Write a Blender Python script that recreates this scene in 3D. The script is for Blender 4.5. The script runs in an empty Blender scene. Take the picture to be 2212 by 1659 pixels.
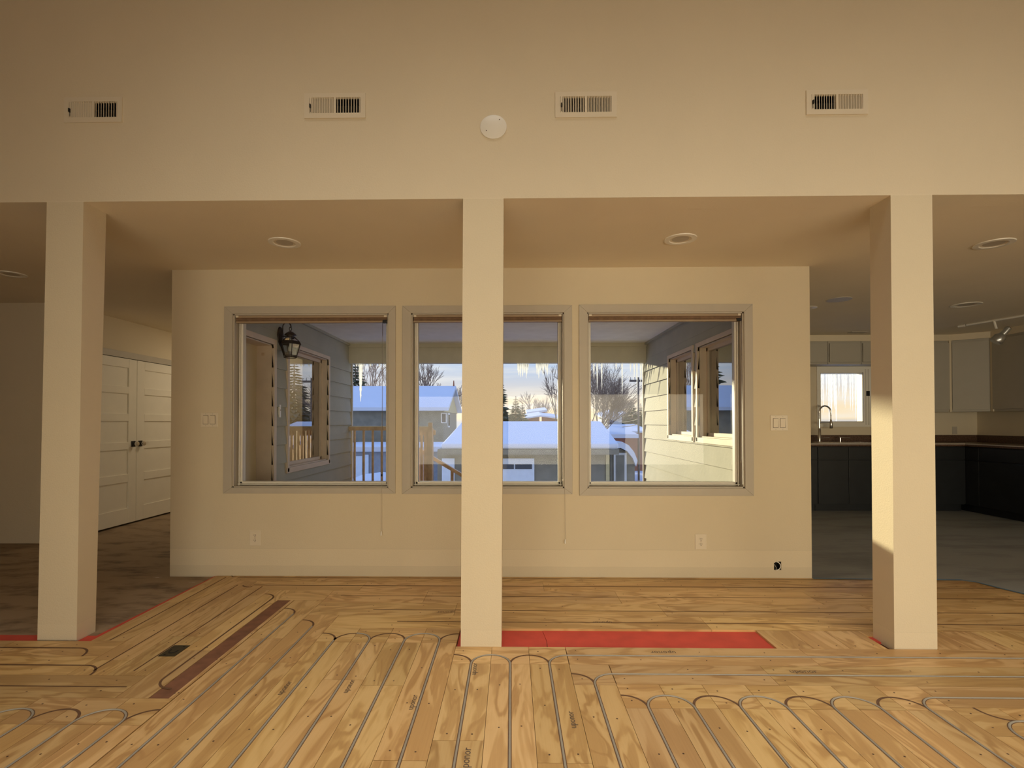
import bpy, bmesh, math, random
from mathutils import Vector, Matrix
random.seed(7)
S = bpy.context.scene
PI = math.pi

# ------------------------------------------------------------------ camera
F = 1110.0; PSI = .0167; TH = .0128; ROLL = -.0008; CH = 1.214
PPX = 1105 - F*math.tan(PSI); PPY = 913 - F*TH
fw = Vector((-math.sin(PSI)*math.cos(TH), math.cos(PSI)*math.cos(TH), math.sin(TH)))
rt = Vector((math.cos(PSI), math.sin(PSI), 0)); up = rt.cross(fw)
r2 = rt*math.cos(ROLL) + up*math.sin(ROLL); u2 = up*math.cos(ROLL) - rt*math.sin(ROLL)
cd = bpy.data.cameras.new('camera'); cam = bpy.data.objects.new('camera', cd)
S.collection.objects.link(cam); S.camera = cam
cd.sensor_width = 36; cd.lens = 36*F/2212
cd.shift_x = (1106-PPX)/2212; cd.shift_y = (PPY-829.5)/2212
cd.clip_start = .05; cd.clip_end = 600
cam.matrix_world = Matrix(((r2.x, u2.x, -fw.x, 0), (r2.y, u2.y, -fw.y, 0), (r2.z, u2.z, -fw.z, CH), (0, 0, 0, 1)))

def at(px, py, Y):                       # the point seen at a pixel, on the plane at depth Y
    d = r2*((px-PPX)/F) - u2*((py-PPY)/F) + fw
    return Vector((0, 0, CH)) + d*(Y/d.y)

# ------------------------------------------------------------------ world, sun, room light, exposure
S.view_settings.view_transform = 'Standard'; S.view_settings.look = 'None'
S.view_settings.gamma = 1; S.view_settings.use_curve_mapping = False
S.view_settings.exposure = 0.0
S.cycles.max_bounces = 10; S.cycles.diffuse_bounces = 6; S.cycles.transparent_max_bounces = 16
S.cycles.sample_clamp_indirect = 6; S.cycles.caustics_reflective = False; S.cycles.caustics_refractive = False

w = bpy.data.worlds.new('sky'); S.world = w; w.use_nodes = True
nt = w.node_tree; N = nt.nodes; L = nt.links; N.clear()
def ramp(nodes, stops, interp='LINEAR'):
    n = nodes.new('ShaderNodeValToRGB'); n.color_ramp.interpolation = interp
    e = n.color_ramp.elements
    while len(e) < len(stops): e.new(.5)
    for i, (p, c) in enumerate(stops):
        e[i].position = p; e[i].color = (*c, 1) if len(c) == 3 else c
    return n
tc = N.new('ShaderNodeTexCoord'); sx = N.new('ShaderNodeSeparateXYZ'); L.new(tc.outputs['Generated'], sx.inputs[0])
rp = ramp(N, [(0, (.42, .46, .55)), (.008, (.86, .68, .42)), (.045, (.80, .68, .52)), (.07, (.59, .59, .62)), (.105, (.43, .53, .70)), (.16, (.42, .56, .82)), (.4, (.27, .54, 1.2)), (1, (.17, .42, 1.2))])
L.new(sx.outputs[2], rp.inputs[0])
mp = N.new('ShaderNodeMapping'); mp.inputs['Scale'].default_value = (3, 3, 34); L.new(tc.outputs['Generated'], mp.inputs[0])
nz = N.new('ShaderNodeTexNoise'); nz.inputs['Scale'].default_value = 1.3; nz.inputs['Detail'].default_value = 5; nz.inputs['Roughness'].default_value = .55
L.new(mp.outputs[0], nz.inputs['Vector'])
cr = ramp(N, [(.42, (0, 0, 0)), (.66, (1, 1, 1))]); L.new(nz.outputs[0], cr.inputs[0])
cm = N.new('ShaderNodeMath'); cm.operation = 'MULTIPLY'; cm.inputs[1].default_value = .75; L.new(cr.outputs[0], cm.inputs[0])
mx = N.new('ShaderNodeMix'); mx.data_type = 'RGBA'; L.new(cm.outputs[0], mx.inputs[0]); L.new(rp.outputs[0], mx.inputs[6])
mx.inputs[7].default_value = (.78, .76, .73, 1)
bg = N.new('ShaderNodeBackground'); bg.inputs[1].default_value = 1.25; L.new(mx.outputs[2], bg.inputs[0])
wo = N.new('ShaderNodeOutputWorld'); L.new(bg.outputs[0], wo.inputs[0])

sd = bpy.data.lights.new('sun', 'SUN'); sun = bpy.data.objects.new('sun', sd); S.collection.objects.link(sun)
sd.energy = 6.6; sd.color = (1, .88, .56); sd.angle = .03
sun.rotation_euler = Vector((.45, -1, -.166)).to_track_quat('-Z', 'Y').to_euler(); sun.location = (-20, 40, 10)

def area(name, loc, aim, sx_, sy_, e, col):
    d = bpy.data.lights.new(name, 'AREA'); d.shape = 'RECTANGLE'; d.size = sx_; d.size_y = sy_; d.energy = e; d.color = col
    o = bpy.data.objects.new(name, d); S.collection.objects.link(o); o.location = loc
    o.rotation_euler = (Vector(aim)-Vector(loc)).to_track_quat('-Z', 'Y').to_euler(); return o
# daylight of the low glazed wall behind the camera, then two added fill lights
rw = area('rear_window_daylight', (2.2, -2.42, 1.05), (2.0, 4, .35), 9.0, 1.5, 87, (1, .85, .57)); rw.data.spread = math.radians(96)
area('hall_added_fill', (-3.45, 7.25, 2.42), (-3.6, 7.1, 0), .5, .5, 10.5, (1, .84, .60))   # unseen fill added around the corner to brighten closet doors and hall floor
dl = area('floor_added_fill', (.6, 1.5, 4.85), (.6, 1.5, 0), 5.0, .8, 38, (1, .93, .82)); dl.data.spread = math.radians(74)  # overhead fill added to light the floor and the column feet

# ------------------------------------------------------------------ materials
M = {}
def mat(name, col, rough=.6, metal=0, var=.06, vs=6, bump=0, bs=80, spec=.5):
    m = bpy.data.materials.new(name); m.use_nodes = True; M[name] = m
    t = m.node_tree; b = t.nodes['Principled BSDF']
    b.inputs['Roughness'].default_value = rough; b.inputs['Metallic'].default_value = metal
    b.inputs['Specular IOR Level'].default_value = spec
    tcn = t.nodes.new('ShaderNodeTexCoord')
    if var:
        n = t.nodes.new('ShaderNodeTexNoise'); n.inputs['Scale'].default_value = vs; n.inputs['Detail'].default_value = 4
        t.links.new(tcn.outputs['Object'], n.inputs['Vector'])
        r = ramp(t.nodes, [(.3, tuple(c*(1-var) for c in col)), (.7, tuple(min(1, c*(1+var)) for c in col))])
        t.links.new(n.outputs[0], r.inputs[0]); t.links.new(r.outputs[0], b.inputs['Base Color'])
    else: b.inputs['Base Color'].default_value = (*col, 1)
    if bump:
        n2 = t.nodes.new('ShaderNodeTexNoise'); n2.inputs['Scale'].default_value = bs; n2.inputs['Detail'].default_value = 3
        t.links.new(tcn.outputs['Object'], n2.inputs['Vector'])
        bp = t.nodes.new('ShaderNodeBump'); bp.inputs['Strength'].default_value = bump; bp.inputs['Distance'].default_value = .004
        t.links.new(n2.outputs[0], bp.inputs['Height']); t.links.new(bp.outputs[0], b.inputs['Normal'])
    return m
WALL = (.72, .63, .475)
mat('wall_paint', WALL, .75, var=.02, vs=2, bump=.25, bs=130)
mat('ceiling_paint', (.82, .74, .59), .8, var=.02, vs=2, bump=.25, bs=110)
mat('white_door', (.84, .80, .70), .5, var=.02)
mat('casing_paint', (.49, .445, .375), .5, var=.03)
mat('sash_vinyl', (.70, .67, .60), .4, var=.02)
mat('shade_fabric', (.20, .12, .07), .8, var=.15, vs=30)
mat('shade_rail', (.36, .27, .18), .5, var=.05)
mat('plastic_white', (.84, .81, .74), .35, var=.01)
mat('plastic_beige', (.74, .66, .525), .4, var=.01)
mat('dark_slot', (.015, .012, .01), .9, var=0)
mat('black_metal', (.012, .011, .012), .45, .3, var=.1)
mat('bronze', (.05, .035, .028), .45, .6, var=.2, vs=20)
mat('chrome', (.62, .60, .58), .22, 1, var=0)
mat('alu', (.55, .57, .58), .3, .9, var=0)
mat('red_paper', (.60, .07, .045), .65, var=.10, vs=9)
mat('hardboard', (.20, .085, .045), .7, var=.2, vs=14)
mat('groove', (.13, .065, .03), .8, var=.2, vs=40)
mat('tube_plastic', (.31, .285, .235), .5, var=.06, vs=20)
mat('screw', (.07, .035, .02), .6, var=0)
mat('stamp_ink', (.12, .085, .06), .8, var=0)
mat('box_plate', (.055, .045, .025), .5, .5, var=.25, vs=40)
mat('tape_blue', (.10, .20, .32), .7, var=.1)
mat('cab_white', (.43, .40, .34), .5, var=.02)
mat('cab_dark', (.012, .014, .017), .4, var=.2)
mat('counter', (.10, .055, .035), .35, var=.5, vs=60)
mat('siding', (.41, .405, .34), .8, var=.05, vs=4, bump=.5, bs=25)
mat('siding_trim', (.56, .52, .44), .7, var=.04)
mat('porch_soffit', (.90, .90, .88), .8, var=.04)
mat('porch_beam', (.60, .56, .44), .8, var=.05)
mat('cream_door', (.66, .56, .38), .5, var=.03)
mat('trim_wood', (.68, .56, .44), .6, var=.06)
mat('deck_wood', (.62, .46, .31), .75, var=.2, vs=12)
mat('snow', (.63, .65, .69), .7, var=.03, vs=.6, bump=.3, bs=1.2)
mat('house_olive', (.23, .21, .155), .8, var=.15, vs=3)
mat('house_yellow', (.50, .42, .22), .8, var=.1)
mat('house_red', (.34, .14, .08), .8, var=.1)
mat('house_grey', (.30, .31, .33), .8, var=.1)
mat('house_white', (.70, .68, .62), .8, var=.05)
mat('garage_door', (.66, .72, .78), .6, var=.04)
mat('dark_glass', (.05, .06, .08), .1, var=0)
mat('bark', (.27, .20, .145), .9, var=.2, vs=4)
mat('bark_pale', (.46, .35, .25), .9, var=.2, vs=4)
mat('needles', (.12, .135, .085), .9, var=.3, vs=3)
mat('pole_wood', (.16, .13, .10), .9, var=.15)
mat('wire', (.08, .07, .06), .7, var=0)

def surf_floor(name, c1, c2, c3, sc, stretch):
    m = bpy.data.materials.new(name); m.use_nodes = True; M[name] = m
    t = m.node_tree; b = t.nodes['Principled BSDF']; b.inputs['Roughness'].default_value = .75
    g = t.nodes.new('ShaderNodeNewGeometry'); mpp = t.nodes.new('ShaderNodeMapping'); mpp.inputs['Scale'].default_value = stretch
    t.links.new(g.outputs['Position'], mpp.inputs[0])
    n = t.nodes.new('ShaderNodeTexNoise'); n.inputs['Scale'].default_value = sc; n.inputs['Detail'].default_value = 7; n.inputs['Roughness'].default_value = .62
    t.links.new(mpp.outputs[0], n.inputs['Vector'])
    r = ramp(t.nodes, [(.34, c1), (.52, c2), (.66, c2), (.74, c3)]); t.links.new(n.outputs[0], r.inputs[0]); t.links.new(r.outputs[0], b.inputs['Base Color'])
    bp = t.nodes.new('ShaderNodeBump'); bp.inputs['Strength'].default_value = .15; t.links.new(n.outputs[0], bp.inputs['Height']); t.links.new(bp.outputs[0], b.inputs['Normal'])
surf_floor('subfloor_brown', (.15, .10, .062), (.34, .25, .16), (.72, .64, .53), 3.4, (.8, 1.9, 1))
surf_floor('kitchen_screed', (.22, .235, .245), (.31, .33, .34), (.39, .405, .41), 1.6, (.7, 2.0, 1))

# painted wall whose old skirting-board outline still shows
def old_skirting(name, lines):
    m = mat(name, WALL, .75, var=.02, vs=2, bump=.25, bs=130)
    t = m.node_tree; b = t.nodes['Principled BSDF']; src = b.inputs['Base Color'].links[0].from_socket
    g = t.nodes.new('ShaderNodeNewGeometry'); s = t.nodes.new('ShaderNodeSeparateXYZ'); t.links.new(g.outputs['Position'], s.inputs[0])
    n = t.nodes.new('ShaderNodeTexNoise'); n.inputs['Scale'].default_value = 5; n.inputs['Detail'].default_value = 6; t.links.new(g.outputs['Position'], n.inputs['Vector'])
    a = t.nodes.new('ShaderNodeMath'); a.operation = 'MULTIPLY_ADD'; a.inputs[1].default_value = .012; t.links.new(n.outputs[0], a.inputs[0]); t.links.new(s.outputs[2], a.inputs[2])
    sc = t.nodes.new('ShaderNodeMath'); sc.operation = 'MULTIPLY'; sc.inputs[1].default_value = 2.0; t.links.new(a.outputs[0], sc.inputs[0])
    r = ramp(t.nodes, lines); t.links.new(sc.outputs[0], r.inputs[0])
    x = t.nodes.new('ShaderNodeMix'); x.data_type = 'RGBA'; x.blend_type = 'MULTIPLY'; x.inputs[0].default_value = 1
    t.links.new(src, x.inputs[6]); t.links.new(r.outputs[0], x.inputs[7]); t.links.new(x.outputs[2], b.inputs['Base Color'])
g1 = lambda v: (v, v, v*.98)
old_skirting('wall_old_skirting', [(0, g1(.80)), (.03, g1(.90)), (.168, g1(.93)), (.172, g1(.88)), (.178, g1(1.0)), (.438, g1(1.0)), (.443, g1(.80)), (.447, g1(.95)), (.46, g1(.95))])
old_skirting('column_old_skirting', [(0, g1(.86)), (.02, g1(.96)), (.186, g1(.98)), (.190, g1(.9)), (.195, g1(.96)), (.2, g1(.96))])

# plywood: rotary-cut veneer, grain along u
m = bpy.data.materials.new('plywood'); m.use_nodes = True; M['plywood'] = m
t = m.node_tree; b = t.nodes['Principled BSDF']; b.inputs['Roughness'].default_value = .42; b.inputs['Specular IOR Level'].default_value = .5
uv = t.nodes.new('ShaderNodeUVMap'); uv.uv_map = 'grain'
def nmap(sc):
    q = t.nodes.new('ShaderNodeMapping'); q.inputs['Scale'].default_value = sc; t.links.new(uv.outputs[0], q.inputs[0]); return q
def nnoise(q, s, d, ro=.5, di=0):
    n = t.nodes.new('ShaderNodeTexNoise'); n.inputs['Scale'].default_value = s; n.inputs['Detail'].default_value = d; n.inputs['Roughness'].default_value = ro; n.inputs['Distortion'].default_value = di
    t.links.new(q.outputs[0], n.inputs['Vector']); return n
def mth(op, a_, b_=None):
    n = t.nodes.new('ShaderNodeMath'); n.operation = op
    for i, v in enumerate((a_, b_)):
        if v is None: continue
        if isinstance(v, (int, float)): n.inputs[i].default_value = v
        else: t.links.new(v, n.inputs[i])
    return n.outputs[0]
big = nnoise(nmap((1.5, 6.5, 1)), 1.0, 2.8, .52, .9)
bands = mth('PINGPONG', mth('MULTIPLY', big.outputs[0], 11.0), 1.0)
rb = ramp(t.nodes, [(.0, (1, 1, 1)), (.2, (.9, .9, .9)), (.5, (.2, .2, .2)), (1, (0, 0, 0))]); t.links.new(bands, rb.inputs[0])
msk = nnoise(nmap((.8, 3.0, 1)), 1.4, 2); rm = ramp(t.nodes, [(.36, (0, 0, 0)), (.52, (1, 1, 1))]); t.links.new(msk.outputs[0], rm.inputs[0])
fib = nnoise(nmap((5, 150, 1)), 1.0, 3)
fac = mth('MULTIPLY', rb.outputs[0], mth('MULTIPLY_ADD', rm.outputs[0], .75)); 
fac.node.inputs[1].default_value = 1.0
t.links.new(mth('ADD', mth('MULTIPLY', rm.outputs[0], .75), .25), fac.node.inputs[1])
heart = nnoise(nmap((1.15, 6.0, 1)), 1.1, 3, .5, .6); rh = ramp(t.nodes, [(.53, (0, 0, 0)), (.57, (.85, .85, .85)), (.75, (1, 1, 1))]); t.links.new(heart.outputs[0], rh.inputs[0])
fac2 = mth('MAXIMUM', fac, mth('MULTIPLY', rh.outputs[0], .8))
fac3 = mth('ADD', mth('MULTIPLY', fac2, .78), mth('MULTIPLY', mth('SUBTRACT', fib.outputs[0], .5), .35))
colr = ramp(t.nodes, [(0, (.66, .45, .205)), (.35, (.57, .365, .15)), (1, (.39, .22, .08))]); t.links.new(fac3, colr.inputs[0])
at_ = t.nodes.new('ShaderNodeAttribute'); at_.attribute_name = 'tone'
mm = t.nodes.new('ShaderNodeMix'); mm.data_type = 'RGBA'; mm.blend_type = 'MULTIPLY'; mm.inputs[0].default_value = 1
t.links.new(colr.outputs[0], mm.inputs[6]); t.links.new(at_.outputs['Color'], mm.inputs[7])
# grey scuffs and footprints
gp = t.nodes.new('ShaderNodeNewGeometry'); sn = t.nodes.new('ShaderNodeTexNoise'); sn.inputs['Scale'].default_value = 5; sn.inputs['Detail'].default_value = 8; sn.inputs['Roughness'].default_value = .7
t.links.new(gp.outputs['Position'], sn.inputs['Vector']); sr = ramp(t.nodes, [(.66, (0, 0, 0)), (.74, (.5, .5, .5))]); t.links.new(sn.outputs[0], sr.inputs[0])
m2 = t.nodes.new('ShaderNodeMix'); m2.data_type = 'RGBA'; t.links.new(sr.outputs[0], m2.inputs[0]); t.links.new(mm.outputs[2], m2.inputs[6]); m2.inputs[7].default_value = (.20, .15, .10, 1)
t.links.new(m2.outputs[2], b.inputs['Base Color'])

def glass(name, refl, tint=(1, 1, 1)):
    m = bpy.data.materials.new(name); m.use_nodes = True; M[name] = m
    t = m.node_tree; t.nodes.clear()
    tr = t.nodes.new('ShaderNodeBsdfTransparent'); tr.inputs[0].default_value = (*tint, 1)
    gl = t.nodes.new('ShaderNodeBsdfGlossy'); gl.inputs['Roughness'].default_value = .0
    lw = t.nodes.new('ShaderNodeFresnel'); lw.inputs[0].default_value = 1.5
    q = t.nodes.new('ShaderNodeMath'); q.operation = 'MULTIPLY'; q.inputs[1].default_value = refl; q.use_clamp = True; t.links.new(lw.outputs[0], q.inputs[0])
    mxs = t.nodes.new('ShaderNodeMixShader'); t.links.new(q.outputs[0], mxs.inputs[0]); t.links.new(tr.outputs[0], mxs.inputs[1]); t.links.new(gl.outputs[0], mxs.inputs[2])
    o = t.nodes.new('ShaderNodeOutputMaterial'); t.links.new(mxs.outputs[0], o.inputs[0])
glass('window_glass', .7, (.97, .98, .97))
glass('porch_glass', 4.0, (.8, .82, .82))
glass('lamp_glass', 1.5, (.9, .92, .9))
m = bpy.data.materials.new('ice'); m.use_nodes = True; M['ice'] = m; t = m.node_tree; t.nodes.clear()
tl = t.nodes.new('ShaderNodeBsdfTranslucent'); tl.inputs[0].default_value = (.93, .95, .97, 1)
tp = t.nodes.new('ShaderNodeBsdfTransparent'); gl = t.nodes.new('ShaderNodeBsdfGlossy'); gl.inputs['Roughness'].default_value = .15
a_ = t.nodes.new('ShaderNodeMixShader'); a_.inputs[0].default_value = .25; t.links.new(tl.outputs[0], a_.inputs[1]); t.links.new(tp.outputs[0], a_.inputs[2])
b_ = t.nodes.new('ShaderNodeMixShader'); b_.inputs[0].default_value = .12; t.links.new(a_.outputs[0], b_.inputs[1]); t.links.new(gl.outputs[0], b_.inputs[2])
o = t.nodes.new('ShaderNodeOutputMaterial'); t.links.new(b_.outputs[0], o.inputs[0])

# ------------------------------------------------------------------ mesh helpers
LOC = {}
def link(o): S.collection.objects.link(o); return o
def root(name, label, cat, loc, group=None, kind=None):
    o = bpy.data.objects.new(name, None); link(o); o.location = loc; o.empty_display_size = .1
    LOC[o.name] = Vector(loc); tag(o, label, cat, group, kind); return o
def tag(o, label=None, cat=None, group=None, kind=None):
    if label: o['label'] = label
    if cat: o['category'] = cat
    if group: o['group'] = group
    if kind: o['kind'] = kind
    return o
class MB:
    def __init__(s): s.v = []; s.f = []; s.m = []
    def add(s, vs, fs, mi=0):
        n = len(s.v); s.v += [tuple(v) for v in vs]; s.f += [tuple(i+n for i in f) for f in fs]; s.m += [mi]*len(fs); return s
    def box(s, x0, x1, y0, y1, z0, z1, mi=0):
        vs = [(x, y, z) for z in (z0, z1) for y in (y0, y1) for x in (x0, x1)]
        return s.add(vs, [(0, 2, 3, 1), (4, 5, 7, 6), (0, 1, 5, 4), (2, 6, 7, 3), (0, 4, 6, 2), (1, 3, 7, 5)], mi)
    def hexa(s, a, b_, mi=0):             # two quads, bottom and top
        return s.add(list(a)+list(b_), [(3, 2, 1, 0), (4, 5, 6, 7), (0, 1, 5, 4), (1, 2, 6, 5), (2, 3, 7, 6), (3, 0, 4, 7)], mi)
    def bar(s, p, q, r0, r1=None, n=8, mi=0, cap=True):
        p = Vector(p); q = Vector(q); r1 = r0 if r1 is None else r1
        d = (q-p).normalized(); a = d.orthogonal().normalized(); c = d.cross(a)
        vs = [p+(a*math.cos(2*PI*i/n)+c*math.sin(2*PI*i/n))*r0 for i in range(n)]+[q+(a*math.cos(2*PI*i/n)+c*math.sin(2*PI*i/n))*r1 for i in range(n)]
        fs = [(i, (i+1) % n, n+(i+1) % n, n+i) for i in range(n)]
        if cap: fs += [tuple(reversed(range(n))), tuple(range(n, 2*n))]
        return s.add(vs, fs, mi)
    def tube(s, pts, r, n=8, mi=0):
        pts = [Vector(p) for p in pts]; vs = []; k = len(pts)
        ref = None
        for i, p in enumerate(pts):
            d = (pts[min(i+1, k-1)]-pts[max(i-1, 0)]).normalized()
            if ref is None: ref = d.orthogonal().normalized()
            ref = (ref-d*ref.dot(d)).normalized(); c = d.cross(ref)
            rr = r[i] if isinstance(r, (list, tuple)) else r
            vs += [p+(ref*math.cos(2*PI*j/n)+c*math.sin(2*PI*j/n))*rr for j in range(n)]
        fs = [(i*n+j, i*n+(j+1) % n, (i+1)*n+(j+1) % n, (i+1)*n+j) for i in range(k-1) for j in range(n)]
        fs += [tuple(reversed(range(n))), tuple(range((k-1)*n, k*n))]
        return s.add(vs, fs, mi)
    def lathe(s, prof, c, axis='z', n=24, mi=0, sx=1, sy=1, caps=True):
        vs = []
        for r, h in prof:
            for i in range(n):
                a = 2*PI*i/n; x, y = r*math.cos(a)*sx, r*math.sin(a)*sy
                p = {'z': (x, y, h), 'y': (x, h, y), 'x': (h, x, y)}[axis]
                vs.append((c[0]+p[0], c[1]+p[1], c[2]+p[2]))
        k = len(prof); fs = [(i*n+j, i*n+(j+1) % n, (i+1)*n+(j+1) % n, (i+1)*n+j) for i in range(k-1) for j in range(n)]
        if caps:
            if prof[0][0] > 1e-6: fs.append(tuple(reversed(range(n))))
            if prof[-1][0] > 1e-6: fs.append(tuple(range((k-1)*n, k*n)))
        return s.add(vs, fs, mi)
    def prism(s, poly, y0, y1, mi=0, ax='y'):   # polygon in the plane across ax
        f = {'y': lambda a, b_, h: (a, h, b_), 'z': lambda a, b_, h: (a, b_, h), 'x': lambda a, b_, h: (h, a, b_)}[ax]
        n = len(poly); vs = [f(a, b_, y0) for a, b_ in poly]+[f(a, b_, y1) for a, b_ in poly]
        fs = [tuple(range(n)), tuple(range(2*n-1, n-1, -1))]+[(i, n+i, n+(i+1) % n, (i+1) % n) for i in range(n)]
        return s.add(vs, fs, mi)
    def strip(s, pts, w_, z, mi=0):           # flat ribbon on the floor
        vs = []; k = len(pts)
        for i in range(k):
            a = Vector(pts[max(i-1, 0)]); c = Vector(pts[min(i+1, k-1)]); d = (c-a).normalized(); nn = Vector((-d.y, d.x))*w_/2
            p = Vector(pts[i]); vs += [(p.x+nn.x, p.y+nn.y, z), (p.x-nn.x, p.y-nn.y, z)]
        return s.add(vs, [(2*i, 2*i+1, 2*i+3, 2*i+2) for i in range(k-1)], mi)
    def build(s, name, mats, parent=None, smooth=False, bevel=0, off=None, fix=True):
        if isinstance(mats, str): mats = [mats]
        o_ = LOC.get(parent.name, Vector()) if parent else (off or Vector())
        o_ = Vector(o_)
        me = bpy.data.meshes.new(name); me.from_pydata([Vector(v)-o_ for v in s.v], [], s.f)
        for mm_ in mats: me.materials.append(M[mm_])
        me.polygons.foreach_set('material_index', s.m)
        if fix:
            bm = bmesh.new(); bm.from_mesh(me); bmesh.ops.recalc_face_normals(bm, faces=bm.faces); bm.to_mesh(me); bm.free()
        if smooth:
            me.polygons.foreach_set('use_smooth', [True]*len(me.polygons))
        o = bpy.data.objects.new(name, me); link(o)
        if parent: o.parent = parent; LOC[o.name] = o_
        else: o.location = o_; LOC[o.name] = o_
        if smooth:
            md = o.modifiers.new('edge', 'EDGE_SPLIT'); md.split_angle = math.radians(40)
        if bevel:
            md = o.modifiers.new('bevel', 'BEVEL'); md.width = bevel; md.segments = 2; md.limit_method = 'ANGLE'
        return o
def structure(o, label=None, cat=None): return tag(o, label, cat, None, 'structure')

# ================================================================== THE ROOM SHELL
CZ = 2.44; WY = 4.06; WB = 4.22
HY = 2.79                                    # face of the header wall and the columns
LX, RX = -2.398, 1.967                       # porch side walls
W1 = (-2.222, -.975, .700, 2.083); W2 = (-.795, .414, .700, 2.083); W3 = (.597, 1.823, .700, 2.083)
def wall_with_holes(x0, x1, z0, z1, y0, y1, holes, mi=0):
    mb = MB(); x = x0
    for (a, b_, c, d) in sorted(holes):
        mb.box(x, a, y0, y1, z0, z1, mi); mb.box(a, b_, y0, y1, z0, c, mi); mb.box(a, b_, y0, y1, d, z1, mi); x = b_
    mb.box(x, x1, y0, y1, z0, z1, mi); return mb
# window wall: drywall face with a rough electrical opening low on the right
BOX = (2.047, 2.103, .062, .128)
mb = wall_with_holes(-2.72, 2.34, -.02, CZ, WY, WY+.016, [W1, W2, W3])
mb = MB(); zs = [-.02, CZ]
x = -2.72
for (a, b_, c, d) in (W1, W2, W3, BOX):
    mb.box(x, a, WY, WY+.1, -.02, CZ); mb.box(a, b_, WY, WY+.1, -.02, c); mb.box(a, b_, WY, WY+.1, d, CZ); x = b_
mb.box(x, 2.34, WY, WY+.1, -.02, CZ)
structure(mb.build('wall_window', 'wall_old_skirting'), 'cream window wall with a stripped skirting line', 'wall')
mb = MB(); x = -2.72
for (a, b_, c, d) in (W1, W2, W3):
    mb.box(x, a, WY+.1, WB, -.02, CZ); mb.box(a, b_, WY+.1, WB, -.02, c); mb.box(a, b_, WY+.1, WB, d, CZ); x = b_
mb.box(x, 2.34, WY+.1, WB, -.02, CZ)
structure(mb.build('wall_porch_rear', 'siding'), 'siding back wall of the porch around the three windows', 'wall')
# ceiling of the low zone, header, columns
structure(MB().box(-9, 7.2, HY+.16, 8.4, CZ, CZ+.12).box(-9, 7.2, HY, HY+.16, CZ-.0015, CZ-.0002).build('ceiling', 'ceiling_paint'), 'flat cream ceiling behind the columns', 'ceiling')
VENTS = [(-2.477, -2.152, 2.878, 3.017), (-1.137, -.800, 2.887, 3.025), (.240, .574, 2.877, 3.016), (1.596, 1.926, 2.878, 3.011)]
holes = [(a+.030, b_-.030, c+.030, d-.026) for a, b_, c, d in VENTS]
structure(wall_with_holes(-9, 7.2, CZ, 4.9, HY, HY+.16, holes).build('wall_header', 'wall_paint'), 'tall cream header wall above the columns, with four vents', 'wall')
def column(b0, t0, y0t, y0b, dep, label, dep2=None):
    dep2 = dep2 or dep
    bot = [(b0[0], y0b, -.015), (b0[1], y0b, -.015), (b0[1], y0b+dep, -.015), (b0[0], y0b+dep, -.015)]
    top = [(t0[0], y0t, CZ), (t0[1], y0t, CZ), (t0[1], y0t+dep2, CZ), (t0[0], y0t+dep2, CZ)]
    o = MB().hexa(bot, top).build('column', 'column_old_skirting')
    structure(o, label, 'column')
column((-2.662, -2.438), (-2.574, -2.368), HY, 2.855, .13, 'cream square column between the brown hall floor and the plywood', .16)
column((-.277, -.056), (-.264, -.042), HY, 2.798, .16, 'cream square column standing in front of the middle window')
column((2.049, 2.277), (2.045, 2.266), HY, 2.803, .162, 'cream square column with a bright sun patch on its side')

# side walls of the porch (wall thickness between porch and hall / kitchen)
mb = MB()
for y0, y1, z0, z1 in ((WB, 5.455, -.02, CZ), (5.455, 6.635, -.02, .735), (5.455, 6.635, 2.035, CZ), (6.635, 8.05, -.02, CZ)): mb.box(-2.72, -2.58, y0, y1, z0, z1)
structure(mb.build('wall_hall_side', 'wall_paint'))
structure(MB().box(2.16, 2.34, WB, 7.75, -.02, CZ).build('wall_kitchen_side', 'wall_paint'))
# hall on the left
structure(MB().box(-9, -4.62, 5.15, 5.27, -.02, CZ).build('wall_hall_front', 'wall_paint'), 'shaded hall wall at the left edge', 'wall')
DY0, DY1, DZ = 5.42, 7.06, 1.985             # closet opening
structure(MB().box(-4.74, -4.62, 5.27, DY0, -.02, CZ).build('wall_closet', 'wall_paint'), 'hall wall beside the closet doors', 'wall')
structure(MB().box(-4.74, -4.62, DY1, 8.0, -.02, CZ).build('wall_closet_far', 'wall_paint'))
structure(MB().box(-4.74, -4.62, DY0, DY1, DZ+.02, CZ).build('wall_closet_head', 'wall_paint'), 'hall wall above the closet doors', 'wall')
structure(MB().box(-5.4, -2.58, 8.0, 8.12, -.02, CZ).build('wall_hall_back', 'wall_paint'))
structure(MB().box(-5.4, -5.3, 5.27, 8.1, -.02, CZ).build('wall_closet_back', 'wall_paint'))
structure(MB().box(-4.62, -4.600, DY0-.06, DY1+.06, DZ+.005, DZ+.078).build('trim_1', 'casing_paint'), 'grey head trim above the closet doors', 'trim')
# kitchen on the right
KW = (4.519, 5.143, 1.217, 1.943)
mb = wall_with_holes(2.34, 6.9, -.02, CZ, 7.6, 7.74, [KW]); structure(mb.build('wall_kitchen_back', 'wall_paint'), 'kitchen back wall with a small window', 'wall')
structure(MB().box(6.78, 6.9, 2.95, 7.6, -.02, CZ).build('wall_kitchen_right', 'wall_paint'))
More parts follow.
